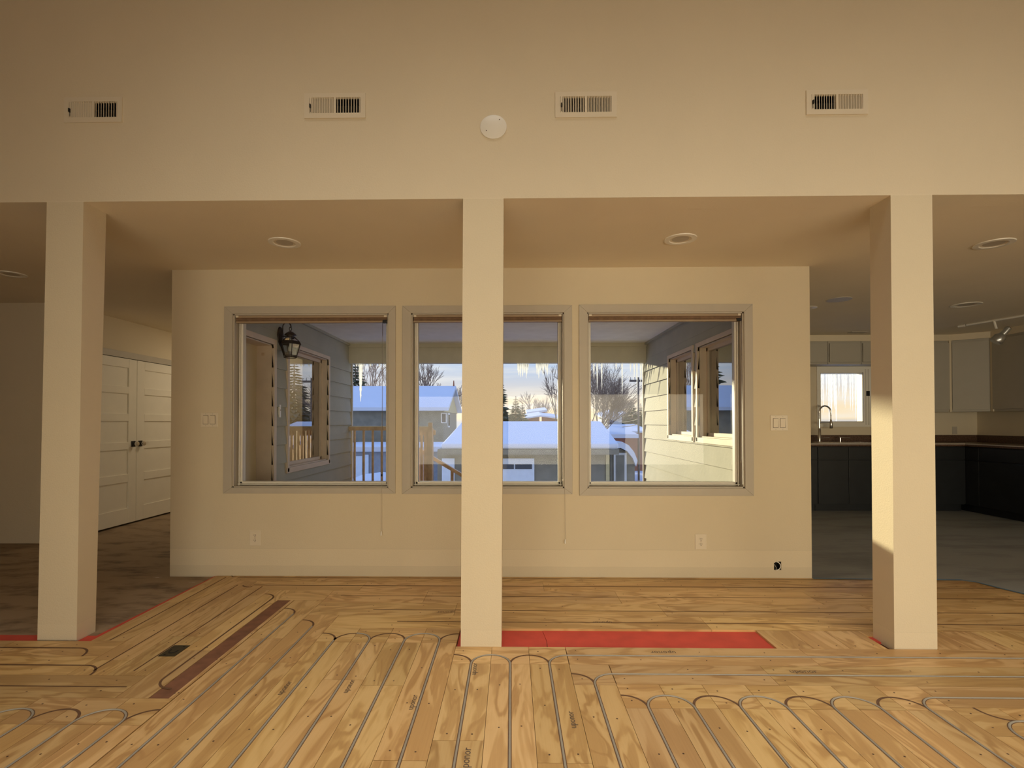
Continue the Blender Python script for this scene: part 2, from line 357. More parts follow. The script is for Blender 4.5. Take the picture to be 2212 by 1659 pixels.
# great room behind the camera
structure(MB().box(-9.12, -9, -2.5, 8.2, -.02, 4.9).build('wall_left', 'wall_paint'))
structure(MB().box(7.0, 7.12, -2.5, 2.95, -.02, 4.9).build('wall_right', 'wall_paint'))
mb = wall_with_holes(-9, 7.0, -.02, 4.9, -2.52, -2.4, [(-2.3, 2.1, .28, 1.82), (2.3, 6.7, .28, 1.82)])
structure(mb.build('wall_rear', 'wall_paint'))
structure(MB().box(-9, 7.1, -2.5, HY+.16, 4.9, 5.0).build('ceiling_great_room', 'ceiling_paint'))
mb = MB()
for a, b_ in ((-2.3, 2.1), (2.3, 6.7)):
    mb.box(a, b_, -2.46, -2.40, .28, .34).box(a, b_, -2.46, -2.40, 1.76, 1.82)
    for q in (a, (a+b_)/2-.03, b_-.06): mb.box(q, q+.06, -2.46, -2.40, .34, 1.76)
structure(mb.build('window_4', 'sash_vinyl'))

# ================================================================== FLOORS
structure(MB().box(-9, 7.2, -2.5, 8.2, -.12, -.018).build('floor_base', 'hardboard'))
structure(MB().box(-9, -2.352, 2.93, 8.1, -.018, -.008).box(-2.352, -2.30, 4.06, 8.1, -.018, -.008).build('floor_hall', 'subfloor_brown'), 'worn brown subfloor with white scuffs in the hall', 'floor')

P = .197
def xc(k): return P*k-.008
panels = []                                    # x0,x1,y0,y1,grain axis
rnd = random.Random(3)
def col_panels(x0, x1, y0, y1, first=None, ln=1.34):
    y = y1
    if first: panels.append((x0, x1, y-first, y, 'x')); y -= first
    l = ln*rnd.uniform(.3, 1)
    while y > y0+1e-4:
        n = max(y0, y-l)
        if n-y0 < .12: n = y0
        panels.append((x0, x1, n, y, 'y')); y = n; l = ln
def row_panels(y0, y1, x0, x1, ln=1.34, l0=None):
    x = x0; l = l0 or ln*rnd.uniform(.25, 1)
    while x < x1-1e-4:
        n = min(x1, x+l)
        panels.append((x, n, y0, y1, 'x')); x = n; l = ln
TOP = {-1: 2.80, 0: 2.80, 1: 2.80, 2: 2.60, -2: 3.045, -3: 3.045, -4: 3.045, -5: 3.045, -6: 3.245, -7: 3.51}
for k in range(3, 10): TOP[k] = 2.41
for k in range(10, 18): TOP[k] = 2.235
for k in range(-20, -7): TOP[k] = 2.255
for k, T_ in TOP.items():
    x0, x1 = xc(k)-P/2, xc(k)+P/2
    if k == -8: x1 = -1.49
    col_panels(x0, x1, -1.6, T_, .20 if k > -6 else (.2 if k < -7 else None))
row_panels(2.60, 2.80, .2895, 5.0, l0=1.25); row_panels(2.41, 2.60, .4865, 5.0, l0=.75); row_panels(2.235, 2.41, xc(9)+P/2, 4.6)
row_panels(2.655, 2.838, -6, -2.145, l0=1.9); row_panels(2.455, 2.655, -6, -2.145, l0=2.6); row_panels(2.255, 2.455, -6, -1.752, l0=3.1)
col_panels(-2.345, -2.145, 2.838, 4.06); col_panels(-2.145, -1.95, 2.455, 3.92); col_panels(-1.95, -1.752, 2.455, 3.72); col_panels(-1.752, -1.603, 2.255, 3.72)
panels.append((-1.513, -1.49, 2.255, 3.51, 'y'))
XR = 3.75
row_panels(3.92, 4.06, -2.145, XR); row_panels(3.72, 3.92, -1.95, XR); row_panels(3.51, 3.72, -1.603, xc(-7)+P/2); row_panels(3.47, 3.72, xc(-7)+P/2, XR); row_panels(3.245, 3.47, xc(-7)+P/2, XR); row_panels(3.045, 3.245, xc(-6)+P/2, XR)
for x in (1.424, 1.62, 1.817):                                     # short crosswise panels beyond the red gap
    panels.append((x, x+.196, 2.80, 3.04, 'y'))
for i in range(8): panels.append((2.28+.196*i, 2.28+.196*(i+1), 2.80, 3.04, 'y'))
panels.append((2.013, 2.28, 2.967, 3.04, 'y'))

me = bpy.data.meshes.new('floor'); bm = bmesh.new(); uvl = bm.loops.layers.uv.new('grain'); cl = bm.loops.layers.float_color.new('tone')
for (x0, x1, y0, y1, ax) in panels:
    g = .0009; a0, a1, b0, b1 = x0+g, x1-g, y0+g, y1-g
    ou, ov = rnd.uniform(0, 60), rnd.uniform(0, 60); tv = rnd.uniform(.90, 1.10) if y0 > 2.55 else rnd.uniform(.78, 1.02); tone = (tv, tv*rnd.uniform(.95, 1.0), tv*rnd.uniform(.90, 1.0), 1)  # far panels lighter and near ones darker, standing in for light; rest random
    vs = [bm.verts.new(p) for p in ((a0, b0, 0), (a1, b0, 0), (a1, b1, 0), (a0, b1, 0), (a0, b0, -.014), (a1, b0, -.014), (a1, b1, -.014), (a0, b1, -.014))]
    for fi in ((0, 1, 2, 3), (0, 4, 5, 1), (1, 5, 6, 2), (2, 6, 7, 3), (3, 7, 4, 0)):
        f = bm.faces.new([vs[i] for i in fi])
        for lp in f.loops:
            c = lp.vert.co; u_, v_ = (c.x, c.y) if ax == 'x' else (c.y, c.x)
            lp[uvl].uv = (u_+ou, v_+ov); lp[cl] = tone
bmesh.ops.recalc_face_normals(bm, faces=bm.faces); bm.to_mesh(me); bm.free()
me.materials.append(M['plywood']); floor = link(bpy.data.objects.new('floor', me)); LOC[floor.name] = Vector()
structure(floor, 'bare plywood heating panels with routed grooves', 'floor')

# grooves, tubes, screws, printed stamps
R = P/2
def arc(cx, cy, a0, a1, n=14): return [(cx+R*math.cos(math.radians(a0+(a1-a0)*i/n)), cy+R*math.sin(math.radians(a0+(a1-a0)*i/n))) for i in range(n+1)]
empty = []; tubes = []
def uarc(k, y): return arc(xc(k)+R, y, 180, 0, 22)                 # from column k over to column k+1, springing at y
BOT = -1.4
def utube(k, y, label): tubes.append(([(xc(k), BOT)]+uarc(k, y)+[(xc(k+1), BOT)], label))
def rturn(k, y, xe, label): tubes.append(([(xc(k), BOT)]+arc(xc(k)+R, y, 180, 90)+[(xe, y+R)], label))
ya = 2.70-R
empty += [arc(xc(-1)-R, ya, 90, 0), uarc(0, ya)]
utube(-1, ya, 'grey heating tube bent into a U just in front of the middle column')
rturn(1, ya, 4.6, 'grey heating tube turning right along the near edge of the wide red gap')
empty += [arc(xc(2)-R, 2.505-R, 90, 0)]
rturn(2, 2.505-R, 4.4, 'grey heating tube turning right in the second row before the red gap')
yb = 2.312-R
empty += [arc(xc(3)-R, yb, 90, 0), uarc(4, yb), uarc(6, yb), uarc(8, yb)]
utube(3, yb, 'grey heating tube, leftmost of three U-bends before the sunlit column')
utube(5, yb, 'grey heating tube, middle one of three U-bends before the sunlit column')
utube(7, yb, 'grey heating tube, rightmost of three U-bends before the sunlit column')
rturn(9, yb, 4.2, 'grey heating tube turning right just past the three U-bends')
empty += [arc(xc(10)+R, 2.235, 180, 270)]
tubes.append(([(xc(10), BOT)]+arc(xc(10)+R, 2.135-R, 180, 90)+[(4.0, 2.135)], 'grey heating tube curving at the right edge, nearest the viewer'))
yc = 2.965-R
empty += [arc(xc(-2)+R, yc, 180, 90), uarc(-4, yc), arc(xc(-5)-R, yc, 90, 0), [(xc(-5), yc+.04)]+arc(xc(-5)+R, yc, 180, 90)]
utube(-3, yc, 'grey heating tube bent into a U to the left of the middle column')
tubes.append(([(xc(-4), BOT)]+arc(xc(-4)-R, yc, 0, 90), 'grey heating tube ending in a quarter bend, left of the U by the middle column'))
for k, y, lab in ((-5, yc, 'straight grey heating tube beside the quarter bend, left of the middle column'), (-6, 3.160-R, 'long grey heating tube two grooves right of the dark hardboard strip'), (-7, 3.355-R, 'long grey heating tube just right of the dark hardboard strip')):
    tubes.append(([(xc(k), BOT), (xc(k), y)], lab))
    if k < -5: empty.append(arc(xc(k)-R, y, 90, 0))
yd = 2.165-R
empty += [uarc(-10, yd), arc(xc(-8)+R, yd, 180, 90)]
utube(-9, yd, 'grey heating tube in a U-bend at the near end of the dark hardboard strip')
utube(-11, yd, 'grey heating tube in a U-bend at the left edge of the plywood')
empty += [[(-6, 2.75), (-2.337, 2.75)]+arc(-2.337, 2.75-R, 90, 0), [(-6, 2.555), (-2.13, 2.555)]+arc(-2.13, 2.555-R, 90, 0), [(-6, 2.36), (-1.77, 2.35)]]
empty += [[(-1.556, 2.337)]+arc(-1.556, 2.337+R, 270, 180)+[(-1.6545, 3.55)]+arc(-1.6545-R, 3.535, 0, 90)]
empty += [[(XR, 3.83), (-1.93, 3.83)]+arc(-1.93, 3.83+.05, 270, 180)[:9], [(XR, 4.02), (-2.14, 4.02)]+[(-2.2, 4.035), (-2.225, 4.06)]]
empty += [[(-1.2, 3.605), (XR, 3.6)], [(-.9, 3.34), (XR, 3.33)], [(-.7, 3.145), (XR, 3.14)], [(-2.245, 2.85), (-2.245, 4.02)], [(-2.05, 2.5), (-2.05, 3.83)], [(-1.85, 2.5), (-1.85, 3.80)]]
mb = MB()
for e in empty:
    thin = len(e) < 9
    mb.strip(e, .0085 if thin else .0115, .0005)
for pts, lab in tubes: mb.strip(pts, .0145, .0004)
for e in empty[-6:]: pass
mb.build('groove', 'groove', floor)
for pts, lab in tubes:
    o = MB().tube([(x, y, -.0005) for x, y in pts], .0046, 8).build('heating_tube', 'tube_plastic', smooth=True)
    tag(o, lab, 'heating tube', 'heating tubes laid in the plywood grooves')
mb = MB()
for (x0, x1, y0, y1, ax) in panels:
    if y1 < 1.6: continue
    def sc(x, y):
        if y > 1.7: mb.lathe([(.0042, .0006), (.0001, .0006)], (x+rnd.uniform(-.006, .006), y+rnd.uniform(-.01, .01), 0), n=6, caps=False)
    lo, hi = (y0, y1) if ax == 'y' else (x0, x1)
    w_ = (x1-x0) if ax == 'y' else (y1-y0)
    q = lo+.045
    while q < hi-.02:
        for s_ in (.25, .75):
            if rnd.random() < .8:
                (sc(x0+w_*s_, q) if ax == 'y' else sc(q, y0+w_*s_))
        q += .33
mb.build('screw', 'screw', floor)['kind'] = 'stuff'
def stamp(x, y, rot, size):
    c = bpy.data.curves.new('lettering', 'FONT'); c.body = 'uponor'; c.size = size; c.align_x = 'CENTER'; c.align_y = 'CENTER'; c.resolution_u = 2
    o = link(bpy.data.objects.new('lettering', c)); o.location = (x, y, .0012); o.rotation_euler = (0, 0, rot)
    bpy.context.view_layer.update()
    dg = bpy.context.evaluated_depsgraph_get(); me_ = bpy.data.meshes.new_from_object(o.evaluated_get(dg))
    bpy.data.objects.remove(o); me_.materials.clear(); me_.materials.append(M['stamp_ink'])
    o2 = link(bpy.data.objects.new('panel_lettering', me_)); o2.location = (x, y, .0012); o2.rotation_euler = (0, 0, rot); o2.parent = floor
for x, y, rot, s in ((-.165, 1.865, PI/2, .045), (-.205+.02, 2.545, PI/2, .04), (.80, 2.742, PI, .045), (1.42, 2.545, 0, .045), (-1.04, 2.35, PI/2, .04), (-.80+.05, 2.37, PI/2, .04), (-.40-.03, 2.24, PI/2, .04), (.245, 2.12, PI/2, .04), (-.42, 3.30, PI, .04), (.55, 3.15, PI, .04)):
    stamp(x, y, rot, s)

# red paper, filler strip, floor box
def flat(name, poly, z0, z1, m_, label, cat, group=None):
    o = MB().prism(poly, z0, z1, ax='z').build(name, m_); tag(o, label, cat, group); return o
g_ = 'red underlayment paper showing in gaps of the plywood'
o = flat('underlayment_paper', [(-.30, 2.80), (.19, 2.80), (.195, 2.90), (.18, 3.045), (-.30, 3.045)], -.0175, -.0125, 'red_paper', 'red paper sheet in the wide gap, nearer the middle column', 'paper', g_)
o = flat('underlayment_paper', [(.196, 2.80), (1.424, 2.80), (1.424, 3.045), (.182, 3.045), (.197, 2.90)], -.0175, -.0115, 'red_paper', 'long red paper sheet in the wide gap before the window wall', 'paper', g_)
flat('underlayment_paper', [(-2.377, 2.84), (-2.347, 2.84), (-2.347, 4.06), (-2.362, 4.06), (-2.377, 3.0)], -.017, -.004, 'red_paper', 'thin red paper line along the brown hall floor', 'paper', g_)
flat('underlayment_paper', [(-2.437, 2.84), (-2.378, 2.84), (-2.378, 2.985), (-2.437, 2.985)], -.017, -.009, 'red_paper', 'small red paper scrap at the right foot of the left column', 'paper', g_)
flat('underlayment_paper', [(-6, 2.84), (-2.664, 2.84), (-2.664, 2.93), (-6, 2.93)], -.017, -.007, 'red_paper', 'red paper strip left of the left column', 'paper', g_)
flat('underlayment_paper', [(2.014, 2.92), (2.05, 2.90), (2.05, 2.966), (2.014, 2.966)], -.017, -.006, 'red_paper', 'tiny red paper corner behind the sunlit column', 'paper', g_)
flat('filler_strip', [(-1.602, 2.255), (-1.514, 2.255), (-1.514, 3.51), (-1.602, 3.51)], -.014, -.0015, 'hardboard', 'dark brown hardboard strip let into the plywood', 'board')
fb = root('floor_box', 'dark metal floor box cover set in the plywood by the left column', 'floor box', (-1.797, 2.722, 0))
MB().box(-1.841, -1.753, 2.657, 2.787, -.001, .0025).build('cover_plate', 'box_plate', fb, bevel=.001)
mb = MB().tube([(-1.797+.022*math.cos(a), 2.722+.03*math.sin(a), .003) for a in [PI*.9+i*PI*1.1/10 for i in range(11)]], .0022, 6)
mb.build('lid_slot', 'dark_slot', fb)
MB().lathe([(.006, .0035), (.0001, .0035)], (-1.815, 2.672, 0), n=10, caps=False).build('screw_hole', 'dark_slot', fb)
MB().lathe([(.006, .0035), (.0001, .0035)], (-1.775, 2.77, 0), n=10, caps=False).build('screw_hole', 'dark_slot', fb)
# kitchen screed and blue tape
edge = [(2.34, 4.045), (2.80, 4.03), (3.28, 4.025), (3.45, 4.02), (3.52, 3.97), (3.56, 3.84), (3.62, 3.69), (3.76, 3.4), (3.95, 3.1), (4.3, 2.8), (4.8, 2.5), (6.99, 2.3)]
structure(MB().prism(edge+[(6.99, 7.6), (2.34, 7.6)], .0005, .004, ax='z').build('floor_kitchen', 'kitchen_screed'), 'grey screed kitchen floor', 'floor')
o = MB().strip(edge[:10], .022, .0047).build('painters_tape', 'tape_blue'); tag(o, 'blue painters tape along the edge of the grey kitchen floor', 'tape')

# ================================================================== VENTS AND COVER ON THE HEADER
VL = ['white wall register at the far left of the header', 'white wall register between the left column and the round cover', 'white wall register just right of the round cover', 'white wall register above the sunlit column']
for (x0, x1, z0, z1), lab in zip(VENTS, VL):
    r = root('wall_register', lab, 'vent', ((x0+x1)/2, HY, z0), 'white registers on the header wall')
    y0, y1 = HY-.007, HY
    a0, a1, c0, c1 = x0+.028, x1-.028, z0+.028, z1-.024; xm = (a0+a1)/2
    mb = MB().box(x0, a0, y0, y1, z0, z1).box(a1, x1, y0, y1, z0, z1).box(a0, a1, y0, y1, z0, c0).box(a0, a1, y0, y1, c1, z1).box(xm-.006, xm+.006, y0, y1, c0, c1)
    mb.build('frame', 'plastic_beige', r)
    for nm, s0, s1, sg in (('left_louvres', a0+.012, xm-.006, -1), ('right_louvres', xm+.006, a1, 1)):
        mb = MB(); n = 9; st = (s1-s0)/n
        for i in range(n):
            xx = s0+st*(i+.5)
            p = [(xx-sg*.0035-.0014, HY+.007), (xx-sg*.0035+.0014, HY+.007), (xx+sg*.0035+.0014, y0+.001), (xx+sg*.0035-.0014, y0+.001)]
            mb.prism(p, c0, c1, ax='z')
        mb.build(nm, 'plastic_beige', r)
    MB().box(a0+.002, a0+.012, y0, y1, c0, c1).build('lever_strip', 'plastic_beige', r)
    lv = MB().box(a0+.003, a0+.009, y0-.010, y0, z0+.055, z0+.075).box(a0+.0045, a0+.0075, y0-.001, y0, c0+.005, z0+.055).build('lever', ['dark_slot'], r)
    MB().box(a0-.001, a1+.001, HY+.07, HY+.075, c0-.001, c1+.001).box(a0-.001, a0+.001, HY+.009, HY+.07, c0, c1).box(a1-.001, a1+.001, HY+.009, HY+.07, c0, c1).box(a0, a1, HY+.009, HY+.07, c0-.001, c0+.002).box(a0, a1, HY+.009, HY+.07, c1-.002, c1+.001).build('duct', 'dark_slot', r)  # near-black lining puts the shade inside the duct into its colour
r = root('cover_plate', 'round white blank cover with two screws on the header', 'cover plate', (-.0975, HY, 2.83))
MB().lathe([(.073, 0), (.073, -.006), (.068, -.009), (.0001, -.009)], (-.0975, HY, 2.8295), 'y', 40, sy=.905).build('disc', 'plastic_white', r, smooth=True)
MB().lathe([(.003, -.0098), (.0001, -.0098)], (-.0975-.038, HY, 2.8295-.022), 'y', 8, caps=False).build('screw', 'screw', r)
MB().lathe([(.003, -.0098), (.0001, -.0098)], (-.0975+.033, HY, 2.8295+.038), 'y', 8, caps=False).build('screw', 'screw', r)

# ================================================================== RECESSED LIGHTS AND CEILING ITEMS
def downlight(x, y, rad, lab):
    r = root('recessed_light', lab, 'ceiling light', (x, y, CZ), 'recessed lights in the flat ceiling')
    c = (x, y, CZ)
    MB().lathe([(rad, 0), (rad*.985, -.006), (rad*.70, -.007), (rad*.66, -.003), (rad*.66, -.0005), (rad, -.0005)], c, 'z', 40, caps=False).build('trim_ring', 'plastic_white', r, smooth=True)
    MB().lathe([(rad*.67, -.003), (rad*.52, -.0006), (rad*.52, -.0005)], c, 'z', 32, caps=False).build('baffle', 'plastic_beige', r, smooth=True)
    MB().lathe([(rad*.53, -.0012), (.0001, -.0012)], c, 'z', 32, caps=False).build('lens', 'casing_paint', r)
downlight(-1.542, 3.455, .105, 'unlit recessed ceiling light between the left and middle columns')
downlight(1.129, 3.435, .105, 'unlit recessed ceiling light between the middle and sunlit columns')
downlight(3.309, 3.565, .112, 'unlit recessed ceiling light right of the sunlit column')
downlight(-4.113, 4.145, .10, 'unlit recessed ceiling light left of the left column')
o = MB().lathe([(.115, 0), (.113, -.004), (.0001, -.005)], (3.267, 5.168, CZ), 'z', 32).build('speaker_cover', 'casing_paint'); tag(o, 'flat round cover on the kitchen ceiling before the small window', 'cover plate')
o = MB().lathe([(.10, 0), (.10, -.004), (.06, -.012), (.0001, -.012)], (3.16, 5.54, CZ), 'z', 28).build('ceiling_disc', 'plastic_beige'); tag(o, 'small ceiling disc half hidden by the window wall end', 'cover plate')
downlight(4.737, 5.419, .13, 'unlit recessed ceiling light in front of the corner wall cupboard')
o = MB().box(4.6, 4.82, 7.0, 7.1, CZ-.006, CZ).build('ceiling_vent', 'casing_paint'); tag(o, 'narrow ceiling vent above the kitchen window cupboards', 'vent')
# track light
r = root('track_light', 'white ceiling track with one silver spotlight in the kitchen', 'track light', (5.73, 6.2, CZ))
MB().bar((5.66, 6.47, CZ-.016), (6.05, 5.0, CZ-.016), .014, n=6).build('track', 'plastic_white', r)
MB().bar((5.635, 6.56, CZ-.018), (5.655, 6.49, CZ-.018), .016, n=6).build('live_end', 'plastic_white', r)
p0 = Vector((5.735, 6.19, CZ-.02))
sp = MB().bar(p0, p0+Vector((.01, -.02, -.10)), .012, n=8).build('stem', 'plastic_white', r)
a = Vector((5.80, 6.08, 2.315)); d = Vector((-.50, .25, -.75)).normalized()
mb = MB().tube([a, a+d*.02, a+d*.09, a+d*.12, a+d*.19, a+d*.20], [.030, .032, .032, .058, .062, .055], 20); hd = mb.build('lamp_head', 'alu', r, smooth=True)
MB().bar(a-d*.001, a-d*.006, .028, .024, n=16).build('rear_cap', 'black_metal', hd)

# ================================================================== SWITCHES, OUTLETS, JUNCTION BOX
def plate(mb, x0, x1, z0, z1, d=.006): mb.box(x0, x1, WY-d, WY, z0, z1)
for (x0, x1, z0, z1, lab) in ((-2.478, -2.340, 1.180, 1.297, 'double rocker switch plate left of the first window'), (2.025, 2.161, 1.149, 1.271, 'double rocker switch plate right of the third window')):
    r = root('light_switch', lab, 'light switch', ((x0+x1)/2, WY, z0))
    mb = MB(); plate(mb, x0, x1, z0, z1); mb.build('plate', 'plastic_beige', r, bevel=.003)
    for q in (.30, .70):
        c = x0+(x1-x0)*q; h = (z1-z0)
        ro = MB().hexa([(c-.019, WY-.0075, z0+h*.22), (c+.019, WY-.0075, z0+h*.22), (c+.019, WY-.005, z0+h*.22), (c-.019, WY-.005, z0+h*.22)], [(c-.019, WY-.0105, z1-h*.22), (c+.019, WY-.0105, z1-h*.22), (c+.019, WY-.005, z1-h*.22), (c-.019, WY-.005, z1-h*.22)]).build('rocker', 'plastic_beige', r)
        MB().box(c-.0215, c+.0215, WY-.0064, WY-.0058, z0+h*.20, z1-h*.20).build('rocker_gap', 'bronze', r)
    for q in (.30, .70):
        for zz in (.1, .9): MB().lathe([(.003, -.0068), (.0001, -.0068)], (x0+(x1-x0)*q, WY, z0+(z1-z0)*zz), 'y', 8, caps=False).build('screw', 'casing_paint', r)
for (x0, x1, z0, z1, lab) in ((-2.080, -1.990, .240, .360, 'duplex outlet below the first window'), (1.434, 1.524, .221, .341, 'duplex outlet below the third window')):
    r = root('wall_outlet', lab, 'outlet', ((x0+x1)/2, WY, z0))
    mb = MB(); plate(mb, x0, x1, z0, z1); mb.build('plate', 'plastic_beige', r, bevel=.003)
    xm = (x0+x1)/2
    for zz in (z0+.040, z1-.040):
        MB().lathe([(.018, 0), (.018, -.0078), (.0001, -.0078)], (xm, WY, zz), 'y', 20, sy=.85).build('socket', 'plastic_beige', r)
        MB().box(xm-.008, xm-.0055, WY-.0086, WY-.0078, zz-.001, zz+.009).box(xm+.0055, xm+.008, WY-.0086, WY-.0078, zz-.001, zz+.009).lathe([(.003, -.0086), (.0001, -.0086)], (xm, WY, zz-.008), 'y', 8, caps=False).build('slots', 'dark_slot', r)
    MB().lathe([(.003, -.0075), (.0001, -.0075)], (xm, WY, (z0+z1)/2), 'y', 8, caps=False).build('screw', 'screw', r)
x0, x1, z0, z1 = BOX
r = root('junction_box', 'open electrical box with a white cable loop low on the wall', 'junction box', ((x0+x1)/2, WY, z0))
mb = MB().box(x0, x1, WY+.055, WY+.06, z0, z1).box(x0, x0+.003, WY+.004, WY+.06, z0, z1).box(x1-.003, x1, WY+.004, WY+.06, z0, z1).box(x0, x1, WY+.004, WY+.06, z0, z0+.003).box(x0, x1, WY+.004, WY+.06, z1-.003, z1)
mb.build('box', 'dark_slot', r)
xm, zm = (x0+x1)/2, (z0+z1)/2
MB().tube([(xm-.012+.030*math.cos(a), WY-.004-.006*math.cos(a), zm+.032*math.sin(a)) for a in [PI*.5-i*PI/14 for i in range(15)]], .0032, 8).build('cable', 'plastic_white', r, smooth=True)
MB().tube([(xm-.020, WY+.045, zm-.02), (xm-.014, WY+.02, zm+.005), (xm-.004, WY+.012, zm-.018), (xm-.012, WY+.004, zm-.030)], .002, 6).build('loose_wire', 'casing_paint', r)
MB().add([(x0-.003, WY-.002, z1-.012), (x0+.014, WY-.003, z1-.002), (x0+.010, WY-.005, z1+.006), (x0-.003, WY-.003, z1+.004), (x0, WY, z1-.008), (x0+.010, WY, z1), (x0+.008, WY, z1+.004), (x0, WY, z1+.003)], [(0, 1, 2, 3), (7, 6, 5, 4), (0, 4, 5, 1), (1, 5, 6, 2), (2, 6, 7, 3), (3, 7, 4, 0)]).build('torn_drywall', 'plastic_beige', r)

# ================================================================== WINDOWS
CAS = [(-2.290, -.918, .654, 2.142), (-.865, .478, .652, 2.141), (.533, 1.890, .641, 2.144)]
WLAB = ['left window showing the porch lantern', 'middle window behind the column', 'right window showing the sunlit siding']
for i, (W_, C_) in enumerate(zip((W1, W2, W3), CAS)):
    a, b_, c, d = W_; A, B, Cz, D = C_
    r = root('window_%d' % (i+1), WLAB[i], 'window', ((a+b_)/2, WY, c), None, 'structure')
    y0, y1 = WY-.014, WY
    def mitre(name, q):
        MB().hexa([(p[0], y1, p[1]) for p in q], [(p[0], y0, p[1]) for p in q]).build(name, 'casing_paint', r, bevel=.002)
    mitre('head_casing', [(A, D), (B, D), (b_, d), (a, d)]); mitre('sill_casing', [(A, Cz), (a, c), (b_, c), (B, Cz)])
    mitre('side_casing', [(A, Cz), (A, D), (a, d), (a, c)]); mitre('side_casing', [(B, Cz), (b_, c), (b_, d), (B, D)])
    ji = .010
    mb = MB().box(a, a+ji, WY, WB, c, d).box(b_-ji, b_, WY, WB, c, d).box(a, b_, WY, WB, d-ji, d).box(a, b_, WY, WB, c, c+ji)
    mb.build('jamb', 'casing_paint', r)
    a2, b2, c2, d2 = a+ji, b_-ji, c+ji, d-ji; sw = .030
    sh = MB().box(a2, a2+sw, WY+.075, WY+.125, c2, d2).box(b2-sw, b2, WY+.075, WY+.125, c2, d2).box(a2, b2, WY+.075, WY+.125, c2, c2+sw).box(a2, b2, WY+.075, WY+.125, d2-sw, d2).box(a2+.008, a2+.016, WY+.055, WY+.075, c2, d2).box(b2-.016, b2-.008, WY+.055, WY+.075, c2, d2).box(a2, b2, WY+.055, WY+.075, c2+.006, c2+.014)
    sh = sh.build('sash', 'sash_vinyl', r, bevel=.003)
    MB().add([(a2+sw, WY+.10, c2+sw), (b2-sw, WY+.10, c2+sw), (b2-sw, WY+.10, d2-sw), (a2+sw, WY+.10, d2-sw)], [(0, 1, 2, 3)]).build('pane', 'window_glass', sh)
    # cellular shade raised to the top
    s = root('window_shade', ['brown window shade raised to the top of the left window', 'brown window shade raised to the top of the middle window', 'brown window shade raised to the top of the right window'][i], 'window shade', ((a+b_)/2, WY+.03, d-ji), 'raised brown shades in the three windows')
    MB().box(a2+.004, b2-.004, WY+.008, WY+.05, d2-.018, d2).build('headrail', 'shade_rail', s, bevel=.003)
    mb = MB(); zt = d2-.018
    for q in range(5): mb.box(a2+.006, b2-.006, WY+.010+.004*(q % 2), WY+.048, zt-.006*(q+1)+.0006, zt-.006*q)
    mb.build('stacked_fabric', 'shade_fabric', s)
    MB().box(a2+.004, b2-.004, WY+.008, WY+.05, zt-.040, zt-.030).build('bottom_rail', 'shade_rail', s, bevel=.002)
    for q in (a2+.006, b2-.030): MB().box(q, q+.022, WY+.004, WY+.008, d2-.016, d2-.002).build('bracket', 'plastic_beige', s)
    if i == 0:
        MB().box(b2-.040, b2-.008, WY+.002, WY+.03, zt-.046, zt-.022).build('cord_lock', 'black_metal', s)
        xx = at(826, 800, WY-.02).x
        MB().tube([(xx, WY-.012, zt-.04), (xx-.001, WY-.016, 1.4), (xx-.004, WY-.02, .80)], .0022, 6).build('dark_cord', 'black_metal', s)
        MB().lathe([(.0005, .012), (.006, .006), (.007, 0), (.005, -.006), (.0005, -.01)], (xx-.004, WY-.02, .80), n=10).build('cord_bead', 'black_metal', s, smooth=True)
        MB().tube([(xx+.002, WY-.018, 1.9), (xx-.004, WY-.022, .9), (xx-.006, WY-.022, .35)], .0012, 6).build('pull_cord', 'casing_paint', s)
        MB().lathe([(.002, .012), (.005, .006), (.0075, -.012), (.0075, -.022), (.0005, -.023)], (xx-.006, WY-.022, .35), n=10).build('tassel', 'plastic_white', s, smooth=True)
    elif i == 1:
        xx = at(1220, 1100, WY-.02).x
        MB().tube([(b2-.005, WY-.004, 1.9), (b2-.003, WY-.008, .78), (xx, WY-.02, .70), (xx+.003, WY-.02, .29)], .0013, 6).build('pull_cord', 'casing_paint', s)
        MB().lathe([(.0005, .010), (.006, .005), (.006, -.004), (.0005, -.01)], (b2-.003, WY-.010, .765), n=10).build('cord_cleat', 'plastic_white', s, smooth=True)
        MB().lathe([(.002, .012), (.005, .006), (.0075, -.012), (.0075, -.022), (.0005, -.023)], (xx+.003, WY-.02, .29), n=10).build('tassel', 'plastic_white', s, smooth=True)
    else:
        MB().box(b2-.040, b2-.004, WY+.002, WY+.03, zt-.040, zt-.020).build('cord_lock', 'black_metal', s)
        MB().tube([(b2-.006, WY+.012, zt-.04), (b2-.004, WY+.012, 1.5), (b2-.006, WY+.012, .95), (b2-.012, WY+.012, .90)], .0013, 6).build('pull_cord', 'casing_paint', s)

